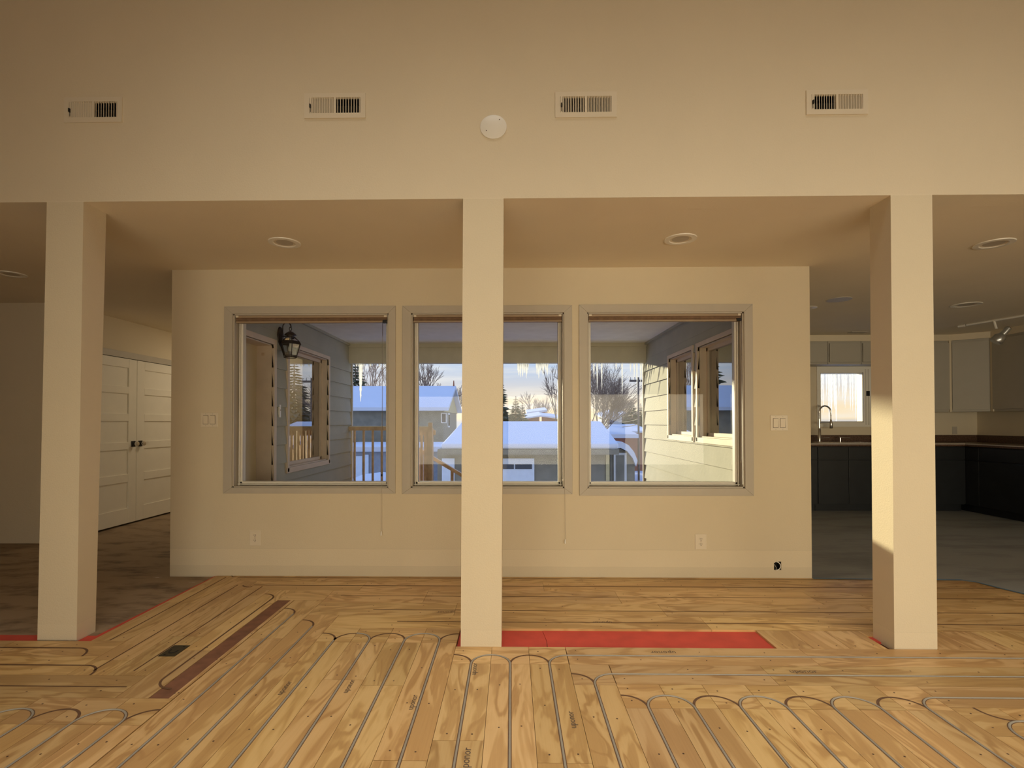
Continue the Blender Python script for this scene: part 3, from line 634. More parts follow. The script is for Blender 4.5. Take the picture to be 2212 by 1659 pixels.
# ================================================================== HALL CLOSET DOORS
DX = -4.612
for y0, y1, lab, hs in ((DY0, 6.246, 'near leaf of the white five-panel closet doors', 1), (6.252, DY1, 'far leaf of the white five-panel closet doors', 0)):
    r = root('closet_door', lab, 'door', (DX, (y0+y1)/2, 0), 'double closet doors in the hall')
    z0, z1 = .012, DZ
    st = .13; mb = MB()
    mb.box(DX-.035, DX-.012, y0, y1, z0, z1)
    mb.box(DX-.012, DX, y0, y0+st, z0, z1).box(DX-.012, DX, y1-st, y1, z0, z1)
    rails = [(.012, .215), (.50, .60), (.885, 1.0), (1.27, 1.36), (1.60, 1.675), (1.90, DZ)]
    rails = [(z0, .19), (.505, .60), (.895, .985), (1.235, 1.325), (1.565, 1.65), (1.875, z1)]
    for a, b_ in rails: mb.box(DX-.012, DX, y0+st, y1-st, a, b_)
    mb.build('leaf', 'white_door', r, bevel=.003)
    yk = y1-.055 if hs else y0+.055
    k = MB().box(DX, DX+.008, yk-.033, yk+.033, .925, .995).build('rosette', 'black_metal', r, bevel=.002)
    MB().lathe([(.010, .008), (.010, .030), (.026, .036), (.030, .048), (.026, .060), (.0001, .064)], (DX, yk, .96), 'x', 20).build('knob', 'chrome', r, smooth=True)

# ================================================================== KITCHEN
KB = 7.6
r = root('window_5', 'small kitchen window above the sink', 'window', (4.83, KB, 1.2), None, 'structure')
a, b_, c, d = KW
MB().box(a-.05, a, KB-.015, KB, c-.068, d+.10).box(b_, b_+.13, KB-.015, KB, c-.068, d+.10).box(a, b_, KB-.015, KB, d, d+.10).box(a, b_, KB-.015, KB, c-.068, c).build('casing', 'plastic_white', r, bevel=.002)
MB().box(a, a+.012, KB, KB+.12, c, d).box(b_-.012, b_, KB, KB+.12, c, d).box(a, b_, KB, KB+.12, c, c+.012).box(a, b_, KB, KB+.12, d-.012, d).box(b_+.02, b_+.035, KB-.022, KB-.015, c-.04, d+.05).box(b_+.06, b_+.075, KB-.022, KB-.015, c-.04, d+.05).build('frame', 'sash_vinyl', r)
MB().add([(a, KB+.06, c), (b_, KB+.06, c), (b_, KB+.06, d), (a, KB+.06, d)], [(0, 1, 2, 3)]).build('pane', 'window_glass', r)
MB().box(b_+.03, b_+.07, KB-.04, KB-.015, 1.60, 1.67).build('latch', 'black_metal', r)
BF = 7.06                                                    # front of the back base run
def base_cab(x0, x1, y0, y1, n, lab, face):
    r = root('base_cabinet', lab, 'cabinet', ((x0+x1)/2, (y0+y1)/2, 0), 'dark base cabinets in the kitchen')
    if face == 'y':
        MB().box(x0, x1, y0+.02, y1, .10, .885).box(x0, x1, y0+.08, y1, .004, .10).build('carcass', 'cab_dark', r)
        wd = (x1-x0)/n
        for i in range(n):
            q0, q1 = x0+wd*i+.003, x0+wd*(i+1)-.003
            MB().box(q0, q1, y0, y0+.02, .11, .70).build('door', 'cab_dark', r, bevel=.002); MB().box(q0, q1, y0, y0+.02, .712, .875).build('drawer', 'cab_dark', r, bevel=.002)
    else:
        MB().box(x0+.02, x1, y0, y1, .10, .885).box(x0+.08, x1, y0, y1, .004, .10).build('carcass', 'cab_dark', r)
        wd = (y1-y0)/n
        for i in range(n):
            q0, q1 = y0+wd*i+.003, y0+wd*(i+1)-.003
            MB().box(x0, x0+.02, q0, q1, .11, .70).build('door', 'cab_dark', r, bevel=.002); MB().box(x0, x0+.02, q0, q1, .712, .875).build('drawer', 'cab_dark', r, bevel=.002)
base_cab(3.4, 4.16, BF, 7.58, 2, 'dark base cabinet mostly hidden by the window wall end', 'y')
base_cab(4.165, 4.99, BF, 7.58, 2, 'dark sink cabinet under the small kitchen window', 'y')
base_cab(4.995, 6.139, BF, 7.58, 2, 'dark base cabinet right of the sink, ending in the corner', 'y')
base_cab(6.14, 6.76, 6.15, 7.58, 2, 'dark base cabinet on the right wall nearest the corner', 'x')
base_cab(6.14, 6.76, 4.6, 6.145, 2, 'dark base cabinet at the right edge of the kitchen', 'x')
r = root('countertop', 'brown speckled L-shaped countertop with low upstand', 'countertop', (5, 7.3, .885))
MB().box(3.4, 6.77, BF-.03, 7.59, .890, .930).box(6.11, 6.77, 4.6, BF-.03, .890, .930).build('slab', 'counter', r, bevel=.004)
MB().box(3.4, 6.77, 7.57, 7.59, .930, 1.03).box(6.75, 6.77, 4.6, 7.57, .930, 1.03).build('upstand', 'counter', r)
MB().box(3.4, 6.11, BF-.034, BF-.030, .916, .929).box(6.106, 6.11, 4.6, BF-.034, .916, .929).build('edge_strip', 'casing_paint', r)
r = root('sink', 'steel sink rim set in the countertop under the small window', 'sink', (4.6, 7.25, .93))
MB().box(4.22, 4.98, 7.12, 7.14, .931, .936).box(4.22, 4.98, 7.38, 7.40, .931, .936).box(4.22, 4.24, 7.14, 7.38, .931, .936).box(4.96, 4.98, 7.14, 7.38, .931, .936).box(4.24, 4.96, 7.14, 7.38, .9305, .932).build('rim', 'chrome', r)
MB().bar((4.72, 7.46, .931), (4.72, 7.46, 1.0), .010).bar((4.70, 7.46, 1.0), (4.82, 7.40, .99), .006).build('soap_dispenser', 'chrome', r)
fx, fy = 4.41, 7.44
r = root('faucet', 'chrome spring-neck pull-down faucet before the small window', 'faucet', (fx, fy, .931))
MB().lathe([(.030, 0), (.030, .006), (.021, .010), (.021, .19), (.013, .20)], (fx, fy, .931), 'z', 20).build('body', 'chrome', r, smooth=True)
MB().bar((fx, fy, 1.12), (fx, fy, 1.26), .010).build('riser', 'chrome', r)
hose = [(fx+.082-.082*math.cos(a), fy, 1.355+.095*math.sin(a)) for a in [i*PI/24 for i in range(25)]]
path = [(fx, fy, 1.25), (fx, fy, 1.30)]+hose+[(fx+.166, fy, 1.30), (fx+.166, fy, 1.26)]
MB().tube(path, .008, 10).build('hose', 'black_metal', r, smooth=True)
mb = MB()
for i in range(0, 110):
    tq = i/110*(len(path)-1); j = int(tq); q = Vector(path[j]).lerp(Vector(path[min(j+1, len(path)-1)]), tq-j)
    dd = (Vector(path[min(j+1, len(path)-1)])-Vector(path[j])).normalized()
    mb.bar(q-dd*.0016, q+dd*.0016, .0115, n=8)
mb.build('spring', 'chrome', r)
MB().lathe([(.012, 0), (.012, -.02), (.020, -.05), (.022, -.13), (.018, -.135)], (fx+.166, fy, 1.262), 'z', 18).build('spray_head', 'chrome', r, smooth=True)
MB().bar((fx, fy, 1.205), (fx+.150, fy, 1.215), .007).build('docking_arm', 'chrome', r)
MB().bar((fx+.02, fy, .985), (fx+.13, fy-.02, .995), .006).build('handle', 'chrome', r)
def upper(name_lab, faces, z0, z1, depth_dir, doors=1):
    (ax, ay), (bx, by) = faces
    r = root('wall_cupboard', name_lab, 'cupboard', ((ax+bx)/2, (ay+by)/2, z0), 'pale wall cupboards in the kitchen')
    dv = Vector(depth_dir); a = Vector((ax, ay, 0)); b_ = Vector((bx, by, 0)); e = (b_-a).normalized(); L_ = (b_-a).length
    def blk(s0, s1, za, zb, d0, d1, nm, bev=.002):
        p = [a+e*s0+dv*d0, a+e*s1+dv*d0, a+e*s1+dv*d1, a+e*s0+dv*d1]
        MB().hexa([(q.x, q.y, za) for q in p], [(q.x, q.y, zb) for q in p]).build(nm, 'cab_white', r, bevel=bev)
    blk(0, L_, z0, z1, .02, .32, 'carcass', 0)
    wd = L_/doors
    for i in range(doors): blk(wd*i+.012, wd*(i+1)-.012, z0+.03, z1-.03, 0, .019, 'door')
UF = 7.27
upper('low pale cupboard above the kitchen window, half hidden by the wall end', ((3.9, UF), (4.446, UF)), 2.03, 2.355, (0, 1, 0))
upper('low pale cupboard centred above the kitchen window', ((4.452, UF), (4.909, UF)), 2.03, 2.355, (0, 1, 0))
upper('low pale cupboard above the kitchen window next to the column', ((4.915, UF), (5.37, UF)), 2.03, 2.355, (0, 1, 0))
upper('tall pale cupboard right of the kitchen window, beside the corner', ((5.40, UF), (6.13, UF)), 1.36, 2.355, (0, 1, 0))
n_ = Vector((.26, .31, 0)).normalized()
upper('pale diagonal corner cupboard in the kitchen', ((6.137, UF), (6.45, 7.02)), 1.36, 2.355, (n_.x*.9, n_.y*.9, 0))
upper('pale wall cupboard on the right wall, behind the spotlight', ((6.45, 7.01), (6.45, 6.0)), 1.36, 2.355, (1, 0, 0), 2)
structure(MB().box(3.9, 6.15, UF+.005, UF+.03, 2.355, CZ).add([(6.14, UF+.005, 2.355), (6.455, 7.02, 2.355), (6.455, 7.02, CZ), (6.14, UF+.005, CZ)], [(0, 1, 2, 3)]).box(6.455, 6.48, 5.9, 7.03, 2.355, CZ).box(6.118, 6.15, UF+.004, UF+.10, 1.36, CZ).box(6.454, 6.55, 6.995, 7.03, 1.36, CZ).build('trim_2', 'wall_paint'), 'fascia above the kitchen cupboards', 'trim')
for x, lab in ((6.42, 'outlet on the kitchen back wall above the countertop'),):
    o = MB().box(x, x+.07, 7.594, 7.6, 1.04, 1.15).build('wall_outlet', 'casing_paint', bevel=.002); tag(o, lab, 'outlet')
o = MB().box(6.774, 6.78, 6.55, 6.63, 1.04, 1.15).build('wall_outlet', 'casing_paint', bevel=.002); tag(o, 'outlet on the kitchen right wall above the countertop', 'outlet')

# ================================================================== PORCH
PE = 7.62
def lap(mb, X, sg, y0, y1, z0, z1):            # lapped boards on a side wall; sg = outward direction in x
    z = .6-.1945*4
    while z < 2.14:
        a, b_ = max(z, z0), min(z+.1945, z1, 2.14)
        if b_-a > .004:
            t0 = .020*(1-(a-z)/.1945); t1 = .020*(1-(b_-z)/.1945)
            pr = [(X+sg*t0, a), (X+sg*t1, b_), (X-sg*.02, b_), (X-sg*.02, a)]
            mb.prism(pr, y0, y1, ax='y')
        z += .1945
DR = (4.24, 5.092, -.05, 1.995); LW = (5.455, 6.635, .735, 2.035)
mb = MB()
lap(mb, LX, 1, 4.22, DR[0], -.2, 2.14); lap(mb, LX, 1, DR[0], DR[1], DR[3], 2.14); lap(mb, LX, 1, DR[1], LW[0], -.2, 2.14)
lap(mb, LX, 1, LW[0], LW[1], -.2, LW[2]); lap(mb, LX, 1, LW[0], LW[1], LW[3], 2.14); lap(mb, LX, 1, LW[1], PE, -.2, 2.14)
mb.box(LX-.02, LX+.004, 4.22, PE, 2.14, 2.40)
structure(mb.build('wall_porch_left', 'siding'), 'grey lapped siding on the left side of the porch', 'wall')
# solid backing behind the siding, leaving the door and window recesses
mb = MB()
for y0, y1, z0, z1 in ((4.22, DR[0], -.1, CZ), (DR[0], DR[1], DR[3], CZ), (DR[1], LW[0], -.1, CZ), (LW[0], LW[1], -.1, LW[2]), (LW[0], LW[1], LW[3], CZ), (LW[1], PE, -.1, CZ)):
    mb.box(-2.58, LX-.02, y0, y1, z0, z1)
structure(mb.build('wall_porch_core', 'casing_paint'))
RA = (5.575, 6.39, 1.06, 2.0); RB = (4.45, 5.40, 1.06, 2.0)
mb = MB()
for (y0, y1, z0, z1) in ((4.22, RB[0], -.2, 2.14), (RB[0], RB[1], -.2, RB[2]), (RB[0], RB[1], RB[3], 2.14), (RB[1], RA[0], -.2, 2.14), (RA[0], RA[1], -.2, RA[2]), (RA[0], RA[1], RA[3], 2.14), (RA[1], PE, -.2, 2.14)):
    lap(mb, RX, -1, y0, y1, z0, z1)
mb.box(RX-.004, RX+.02, 4.22, PE, 2.14, 2.40)
structure(mb.build('wall_porch_right', 'siding'), 'sunlit lapped siding on the right side of the porch', 'wall')
mb = MB()
for y0, y1, z0, z1 in ((4.22, RB[0], -.1, CZ), (RB[0], RB[1], -.1, RB[2]), (RB[0], RB[1], RB[3], CZ), (RB[1], RA[0], -.1, CZ), (RA[0], RA[1], -.1, RA[2]), (RA[0], RA[1], RA[3], CZ), (RA[1], PE, -.1, CZ)):
    mb.box(RX+.02, 2.16, y0, y1, z0, z1)
structure(mb.build('wall_porch_core', 'casing_paint'))
structure(MB().box(LX, RX, WB, 6.05, 2.375, 2.42).box(LX, RX, 6.056, 7.7, 2.375, 2.42).build('ceiling_porch', 'porch_soffit'), 'pale grey porch ceiling', 'ceiling')
structure(MB().box(LX, LX+.03, WB, 7.55, 2.345, 2.375).box(RX-.03, RX, WB, 7.55, 2.345, 2.375).build('trim_3', 'siding'), None, None)
structure(MB().box(LX-.1, RX+.1, 7.52, 7.64, 2.09, 2.385).box(LX, RX, 7.495, 7.52, 2.325, 2.375).build('beam_porch', 'porch_beam'), 'olive porch beam with icicles below', 'beam')
structure(MB().box(LX-.02, LX+.03, 7.60, 7.64, -.2, 2.09).box(RX-.03, RX+.02, 7.60, 7.64, -.2, 2.09).build('trim_4', 'siding_trim'), 'pale corner boards at the porch opening', 'trim')
structure(MB().box(LX, RX, WB, 8.5, -.30, -.20).build('floor_porch', 'snow'), 'porch deck', 'floor')
structure(MB().box(-9, 7.2, 4.2, 8.3, CZ+.12, CZ+.3).box(-9.5, -2.5, 7.9, 8.6, 2.30, 2.44).box(2.1, 7.5, 7.7, 8.35, 2.22, 2.44).build('roof', 'siding'), None, None)
# porch door
r = root('door_1', 'cream porch door seen at the left of the left window', 'door', (LX, 4.67, 0), None, 'structure')
mb = MB().box(-2.565, -2.545, DR[0], DR[1], -.1, DR[3]).box(-2.545, -2.535, DR[0], DR[1]-.14, 1.55, 1.60).box(-2.545, -2.538, DR[0]+.1, DR[1]-.14, .2, .85).box(-2.545, -2.538, DR[0]+.1, DR[1]-.14, 1.0, 1.8)
mb.build('leaf', 'cream_door', r)
MB().box(-2.55, LX+.004, DR[1]-.012, DR[1], -.1, DR[3]).box(-2.55, LX+.004, DR[0], DR[1], DR[3]-.012, DR[3]).build('jamb', 'trim_wood', r)
MB().box(LX, LX+.030, DR[1], DR[1]+.055, -.1, DR[3]+.055).box(LX, LX+.030, DR[0]-.05, DR[1], DR[3], DR[3]+.055).build('casing', 'trim_wood', r, bevel=.003)
MB().box(-2.495, -2.465, DR[1]-.014, DR[1]-.012, 1.885, 1.915).build('strike_plate', 'deck_wood', r)
def side_window(name, X, sg, q, lab, parts=1):
    y0, y1, z0, z1 = q; r = root(name, lab, 'window', (X, (y0+y1)/2, z0), None, 'structure')
    f = .045; o = X+sg*.028
    def bx(a, b_, *rest): return (min(a, b_), max(a, b_))+rest
    def bb(mb, xa, xb, *rest): mb.box(min(xa, xb), max(xa, xb), *rest); return mb
    mb = MB()
    for rest in ((y0-f, y0, z0-f, z1+f), (y1, y1+f, z0-f, z1+f), (y0, y1, z1, z1+f), (y0-f-.01, y1+f+.01, z0-f-.012, z0)): bb(mb, X, o, *rest)
    mb.build('casing', 'trim_wood', r, bevel=.003)
    d = X-sg*.085; mb = MB()
    for rest in ((y0, y0+.012, z0, z1), (y1-.012, y1, z0, z1), (y0, y1, z1-.012, z1), (y0, y1, z0, z0+.012)): bb(mb, X, d, *rest)
    mb.build('jamb', 'trim_wood', r)
    s = .035; mb = MB()
    for rest in ((y0+.012, y0+.012+s, z0+.012, z1-.012), (y1-.012-s, y1-.012, z0+.012, z1-.012), (y0, y1, z1-.012-s, z1-.012), (y0, y1, z0+.012, z0+.012+s)): bb(mb, d+sg*.02, d-sg*.02, *rest)
    sh = mb.build('sash', 'trim_wood', r)
    MB().add([(d, y0, z0), (d, y1, z0), (d, y1, z1), (d, y0, z1)], [(0, 1, 2, 3)]).build('pane', 'porch_glass', sh)
    if name == 'window_6': return
    bk = MB(); bb(bk, d-sg*.04, d-sg*.045, y0, y1, z0, z1); bk.build('blind', 'dark_glass', r)
side_window('window_6', LX, 1, LW, 'porch window beyond the lantern')
side_window('window_7', RX, -1, RA, 'farther window in the sunlit siding')
side_window('window_8', RX, -1, RB, 'nearer window in the sunlit siding')
# door bell and lantern
r = root('doorbell', 'small white doorbell on the siding below the lantern', 'doorbell', (LX, 5.243, 1.335))
MB().box(LX+.004, LX+.022, 5.228, 5.258, 1.27, 1.40).build('body', 'plastic_white', r, bevel=.003)
MB().lathe([(.008, .022), (.008, .026), (.0001, .026)], (LX, 5.243, 1.345), 'x', 12).build('button', 'casing_paint', r)
lx, ly = LX+.115, 5.26
lz = 1.89
r = root('wall_lantern', 'dark bronze carriage lantern on the porch siding', 'lantern', (lx, ly, lz))
MB().lathe([(.085, .004), (.080, .02), (.05, .03), (.0001, .034)], (LX, ly, 2.10), 'x', 20, sx=.75, sy=1.25).build('backplate', 'bronze', r, smooth=True)
am = [(LX+.03, ly, 2.12), (LX+.035, ly, 2.18)]+[(LX+.078-.043*math.cos(a), ly, 2.205+.045*math.sin(a)) for a in [i*PI/12 for i in range(13)]]+[(lx, ly, 2.195)]
MB().tube(am, .006, 8).build('scroll_arm', 'bronze', r, smooth=True)
MB().tube([(lx+.012*math.cos(a), ly, 2.184+.020*math.sin(a)) for a in [2*PI*i/14 for i in range(15)]], .004, 6).bar((lx, ly, 2.155), (lx, ly, 2.168), .007).build('loop', 'bronze', r, smooth=True)
MB().lathe([(.006, 2.162), (.022, 2.154), (.052, 2.132), (.060, 2.120), (.042, 2.116), (.038, 2.100)], (lx, ly, 0), 'z', 18).build('finial_cap', 'bronze', r, smooth=True)
n = 6; hp = lambda rad, z, i: (lx+rad*math.cos(2*PI*i/n+.05), ly+rad*math.sin(2*PI*i/n+.05), z)
fr = MB()
for i in range(n):
    fr.bar(hp(.042, 2.100, i), hp(.090, 2.052, i), .004, n=6); fr.bar(hp(.102, 2.022, i), hp(.066, 1.905, i), .0045, n=6)
    fr.bar(hp(.066, 1.905, i), hp(.066, 1.905, i+1), .0045, n=6); fr.bar(hp(.064, 1.888, i), hp(.064, 1.888, i+1), .004, n=6); fr.bar(hp(.066, 1.905, i), hp(.064, 1.888, i), .003, n=6)
    a0, a1 = hp(.094, 2.056, i), hp(.094, 2.056, i+1); c0, c1 = hp(.112, 2.022, i), hp(.112, 2.022, i+1)
    fr.add([a0, a1, c1, c0], [(0, 1, 2, 3)]); i0, i1 = hp(.098, 2.022, i), hp(.098, 2.022, i+1); fr.add([c0, c1, i1, i0], [(0, 1, 2, 3)])
fr.bar((LX+.03, ly, 2.108), (lx-.02, ly, 2.108), .006, n=6)
fr.build('cage', 'bronze', r)
gl = MB()
for i in range(n):
    gl.add([hp(.097, 2.022, i), hp(.097, 2.022, i+1), hp(.065, 1.907, i+1), hp(.065, 1.907, i)], [(0, 1, 2, 3)])
    gl.add([hp(.040, 2.098, i), hp(.040, 2.098, i+1), hp(.090, 2.053, i+1), hp(.090, 2.053, i)], [(0, 1, 2, 3)])
gl.build('glass', 'lamp_glass', r)
bu = MB().lathe([(.012, 2.04), (.014, 2.01), (.024, 1.985), (.022, 1.955), (.0001, 1.945)], (lx, ly, 0), 'z', 14).build('bulb', 'plastic_white', r, smooth=True)
# railing along the porch edge
ry = 7.55
def post(x0, x1, ztop, y=ry): return MB().box(x0, x1, y-.03, y+.03, -.22, ztop)
r = root('porch_railing', 'brown wooden porch railing left of the middle window', 'railing', (-1.8, ry, -.2))
post(-2.446, -2.40, 1.21).build('post', 'deck_wood', r); post(-1.222, -1.165, 1.215).build('post', 'deck_wood', r)
MB().box(-2.40, -1.222, ry-.035, ry+.035, 1.10, 1.155).build('top_rail', 'deck_wood', r)
MB().box(-2.40, -1.222, ry-.02, ry+.02, -.1, -.05).build('bottom_rail', 'deck_wood', r)
MB().box(-2.39, -1.22, ry-.03, ry+.03, 1.155, 1.165).build('snow_cap', 'snow', r)
for i in range(9):
    x = -2.315+.1345*i
    MB().box(x-.014, x+.014, ry-.014, ry+.014, -.05, 1.10).build('baluster', 'deck_wood', r)
r = root('picket_screen', 'wooden picket screen beside the stairs, beyond the railing post', 'fence', (-1.6, 8.05, -.5))
for i in range(13):
    x = -1.92+.055*i
    MB().box(x, x+.038, 8.0, 8.03, -1.0, 1.13).build('picket', 'deck_wood', r)
MB().box(-1.95, -1.19, 8.03, 8.07, 1.02, 1.10).build('rail', 'deck_wood', r)
r = root('stair_handrail', 'wooden stair handrail sloping down behind the middle column', 'handrail', (-1.0, 8.3, -.5))
MB().hexa([(-1.75, 8.20, .905), (.4, 8.20, -.36), (.4, 8.28, -.36), (-1.75, 8.28, .905)], [(-1.75, 8.20, .965), (.4, 8.20, -.30), (.4, 8.28, -.30), (-1.75, 8.28, .965)]).build('rail', 'deck_wood', r)
for i in range(4):
    x = -1.62+.055*i; MB().box(x, x+.036, 8.22, 8.26, -1.2, .88-.588*(x+1.62)).build('baluster', 'deck_wood', r)
MB().box(-.975, -.93, 8.21, 8.27, -2.5, .48).build('post', 'deck_wood', r); MB().box(-1.36, -1.30, 8.21, 8.27, -2.5, .68).build('post', 'deck_wood', r)
# icicles
gI = 'icicles hanging from the porch beam'
def icicle(px, py, Y, ztop, lab, rad=.012, group=gI):
    p = at(px, py, Y); h = ztop-p.z; mb = MB(); k = max(6, int(h/.03)); pts = []; rs = []
    rr = random.Random(px)
    for i in range(k+1):
        f_ = i/k; pts.append((p.x+rr.uniform(-.002, .002), Y, ztop-h*f_)); rs.append(max(.0008, rad*(1-f_)**.7*(1+.22*math.sin(i*2.1+px))))
    o = mb.tube(pts, rs, 8).build('icicle', 'ice', smooth=True); tag(o, lab, 'icicle', group)
icicle(779, 868, 7.58, 2.095, 'longest icicle, hanging before the neighbour roof in the left window', .034)
for x in (770, 785, 800, 820, 832, 837): icicle(x, 792, 7.58, 2.095, 'short icicle stub at the top of the left window view', .02)
for x in (904, 912): icicle(x, 789, 7.58, 2.095, 'small icicle stub left of the middle column', .012)
for x, y in ((1120, 812), (1124, 816), (1129, 814), (1133, 806), (1137, 818), (1140, 800)): icicle(x, y, 7.58, 2.095, 'short icicle in the left bright cluster of the middle window', .022)
for x, y in ((1160, 810), (1164, 818), (1168, 802), (1173, 812), (1178, 800), (1182, 812)): icicle(x, y, 7.58, 2.095, 'short icicle in the right bright cluster of the middle window', .022)
for x, y, l in ((1271, 830, 'icicle at the left edge of the right window view'), (1283, 820, 'icicle second from the left in the right window'), (1290, 842, 'icicle in front of the bare birch, longest of the group of three'), (1300, 843, 'icicle right of the birch trunk in the right window'), (1331, 800, 'short icicle stub in the middle of the right opening'), (1344, 856, 'longest icicle in the right window, right of the birch'), (1362, 805, 'short icicle left of the utility pole arms'), (1370, 820, 'medium icicle before the utility pole arms'), (1376, 848, 'long thin icicle before the utility pole'), (1384, 836, 'icicle close to the sunlit siding corner'), (1388, 850, 'thick icicle hard against the sunlit siding corner')):
    icicle(x, y, 7.58, 2.095, l, .013)
for i in range(17):
    x = 1769+5.6*i+random.uniform(-2, 2); icicle(x, random.uniform(850, 935), 8.32, 2.24, 'long icicle curtain strand outside the small kitchen window', random.uniform(.016, .032), 'icicles outside the kitchen window')

# ================================================================== NEIGHBOURHOOD
GZ = -2.6
mb = MB(); n = 30
vs = [(-90+180*i/n, 8.6+170*j/n, GZ+.25*math.sin(i*1.3)*math.cos(j*.9)+(.02*j)) for j in range(n+1) for i in range(n+1)]
mb.add(vs, [(j*(n+1)+i, j*(n+1)+i+1, (j+1)*(n+1)+i+1, (j+1)*(n+1)+i) for j in range(n) for i in range(n)])
structure(mb.build('ground_snow', 'snow', smooth=True), 'snow covered ground', 'ground')
def snow_slab(mb, quad, th, mi=0):
    mb.hexa([(x, y, z) for x, y, z in quad], [(x, y, z+th) for x, y, z in quad], mi)
def pane_win(r, x0, x1, z0, z1, y, f=.06, m_='house_white'):
    w_ = MB().box(x0-f, x1+f, y-.03, y, z0-f, z1+f).build('window', m_, r); MB().box(x0, x1, y-.04, y-.03, z0, z1).build('pane', 'dark_glass', w_)
# garage straight ahead
RY_, EY = 20.0, 15.4
pl, pr, el, er = at(998, 911, RY_), at(1299, 911, RY_), at(953, 969, EY), at(1337, 969, EY)
r = root('garage', 'low garage with a smooth blue-white snow roof straight ahead', 'garage', (2, 18, GZ))
zr, ze = pl.z-.15, el.z-.02
mb = MB(); snow_slab(mb, [(el.x, EY, ze), (er.x, EY, ze), (pr.x, RY_, zr), (pl.x, RY_, zr)], .17); snow_slab(mb, [(pl.x, RY_, zr), (pr.x, RY_, zr), (er.x+.6, RY_+5, ze-.3), (el.x-.6, RY_+5, ze-.3)], .17)
mb.build('roof_snow', 'snow', r, bevel=.06)
MB().box(el.x, er.x, EY-.02, EY+.05, ze-.16, ze).build('fascia', 'house_olive', r)
wl, wr = at(945, 1000, EY+.35).x, at(1312, 1000, EY+.35).x
MB().box(wl, wr, EY+.35, RY_+4.4, GZ, ze-.02).build('wall', 'house_olive', r)
for i in range(9): pass
g0, g1_ = at(1010, 990, EY+.35), at(1154, 990, EY+.35)
gd = MB().box(g0.x, g1_.x, EY+.28, EY+.35, GZ, g0.z).build('garage_door', 'garage_door', r)
for a, b_ in ((1015, 1045), (1052, 1078), (1086, 1110), (1113, 1149)):
    q0, q1 = at(a, 1003, EY+.28), at(b_, 1013, EY+.28); MB().box(q0.x, q1.x, EY+.26, EY+.28, q1.z, q0.z).build('pane', 'dark_glass', gd)
q0, q1 = at(985, 990, EY+.35), at(1003, 990, EY+.35); MB().box(at(955, 992, EY+.35).x, at(982, 992, EY+.35).x, EY+.3, EY+.35, GZ, q0.z).build('side_door', 'garage_door', r)
MB().box(wr-.05, wr+.06, EY+.30, EY+.42, GZ, ze-.1).build('corner_post', 'house_yellow', r)
r = root('shed', 'dark shed with a curved snow roof beside the garage', 'shed', (5, 19, GZ))
sy = 17.5; prof = [at(1318, 972, sy), at(1338, 968, sy), at(1352, 975, sy), at(1364, 990, sy), at(1371, 1008, sy)]
poly = [(p.x, p.z) for p in prof]+[(prof[-1].x, GZ), (prof[0].x, GZ)]
MB().prism(poly, sy, sy+3, ax='y').build('wall', 'house_olive', r)
MB().prism([(p.x, p.z+.02) for p in prof]+[(p.x+.05, p.z+.22) for p in reversed(prof)], sy-.2, sy+3.2, ax='y').build('roof_snow', 'snow', r)
o0, o1 = at(1325, 978, sy), at(1353, 1010, sy); MB().box(o0.x, o1.x, sy-.05, sy, GZ, o0.z).build('door', 'house_white', r); MB().box(o0.x+.08, o1.x-.08, sy-.07, sy-.05, GZ, o0.z-.08).build('door_panel', 'house_olive', r)
# house behind on the left
HYr, HYe = 34.0, 30.0
x_g = at(985, 840, HYr).x; zr = at(985, 840, HYr).z; ze = at(963, 887, HYe).z
r = root('house', 'olive house with a steep snowy roof and yellow gable on the left', 'house', (-12, 33, GZ))
mb = MB(); snow_slab(mb, [(-24, HYe, ze), (x_g, HYe, ze), (x_g, HYr, zr), (-24, HYr, zr)], .2); snow_slab(mb, [(-24, HYr, zr), (x_g, HYr, zr), (x_g, HYr*2-HYe, ze), (-24, HYr*2-HYe, ze)], .2)
mb.build('roof_snow', 'snow', r)
MB().box(-23.6, x_g-.35, HYe+.4, HYr*2-HYe-.4, GZ, ze).build('wall', 'house_olive', r)
MB().prism([(HYe+.2, ze-.05), (HYr, zr-.05), (HYr*2-HYe-.2, ze-.05)], x_g-.36, x_g-.3, ax='x').build('gable', 'house_yellow', r)
p0, p1 = at(957, 894, HYe+.4), at(963, 912, HYe+.4); pane_win(r, p0.x-.05, p1.x, p1.z, p0.z, HYe+.4)
gw = MB().box(x_g-.36, x_g-.30, 32.2, 33.2, ze-1.0, ze-.1).build('window', 'house_white', r); MB().box(x_g-.3, x_g-.29, 32.3, 33.1, ze-.9, ze-.2).build('pane', 'dark_glass', gw)
MB().bar((x_g-.15, HYr, zr), (x_g-.15, HYr, zr+.55), .07, .03).build('finial', 'house_red', r)
r = root('annex', 'flat roofed grey annex with a snow ledge and pale door, left window', 'annex', (-7, 25, GZ))
a0 = at(700, 965, 24); a1 = at(950, 965, 24); zt = a0.z
MB().box(a0.x, a1.x, 24.2, 29.5, GZ, zt-.25).build('wall', 'house_grey', r)
MB().box(a0.x-.1, a1.x+.1, 24, 29.6, zt-.25, zt+.02).build('roof_snow', 'snow', r, bevel=.05)
q = at(767, 985, 24.2), at(783, 985, 24.2); MB().box(q[0].x, q[1].x, 24.14, 24.2, GZ, q[0].z).build('door', 'garage_door', r)
q = at(786, 982, 24.2), at(797, 982, 24.2); MB().box(q[0].x, q[1].x, 24.12, 24.2, GZ, q[0].z).build('side_panel', 'garage_door', r)
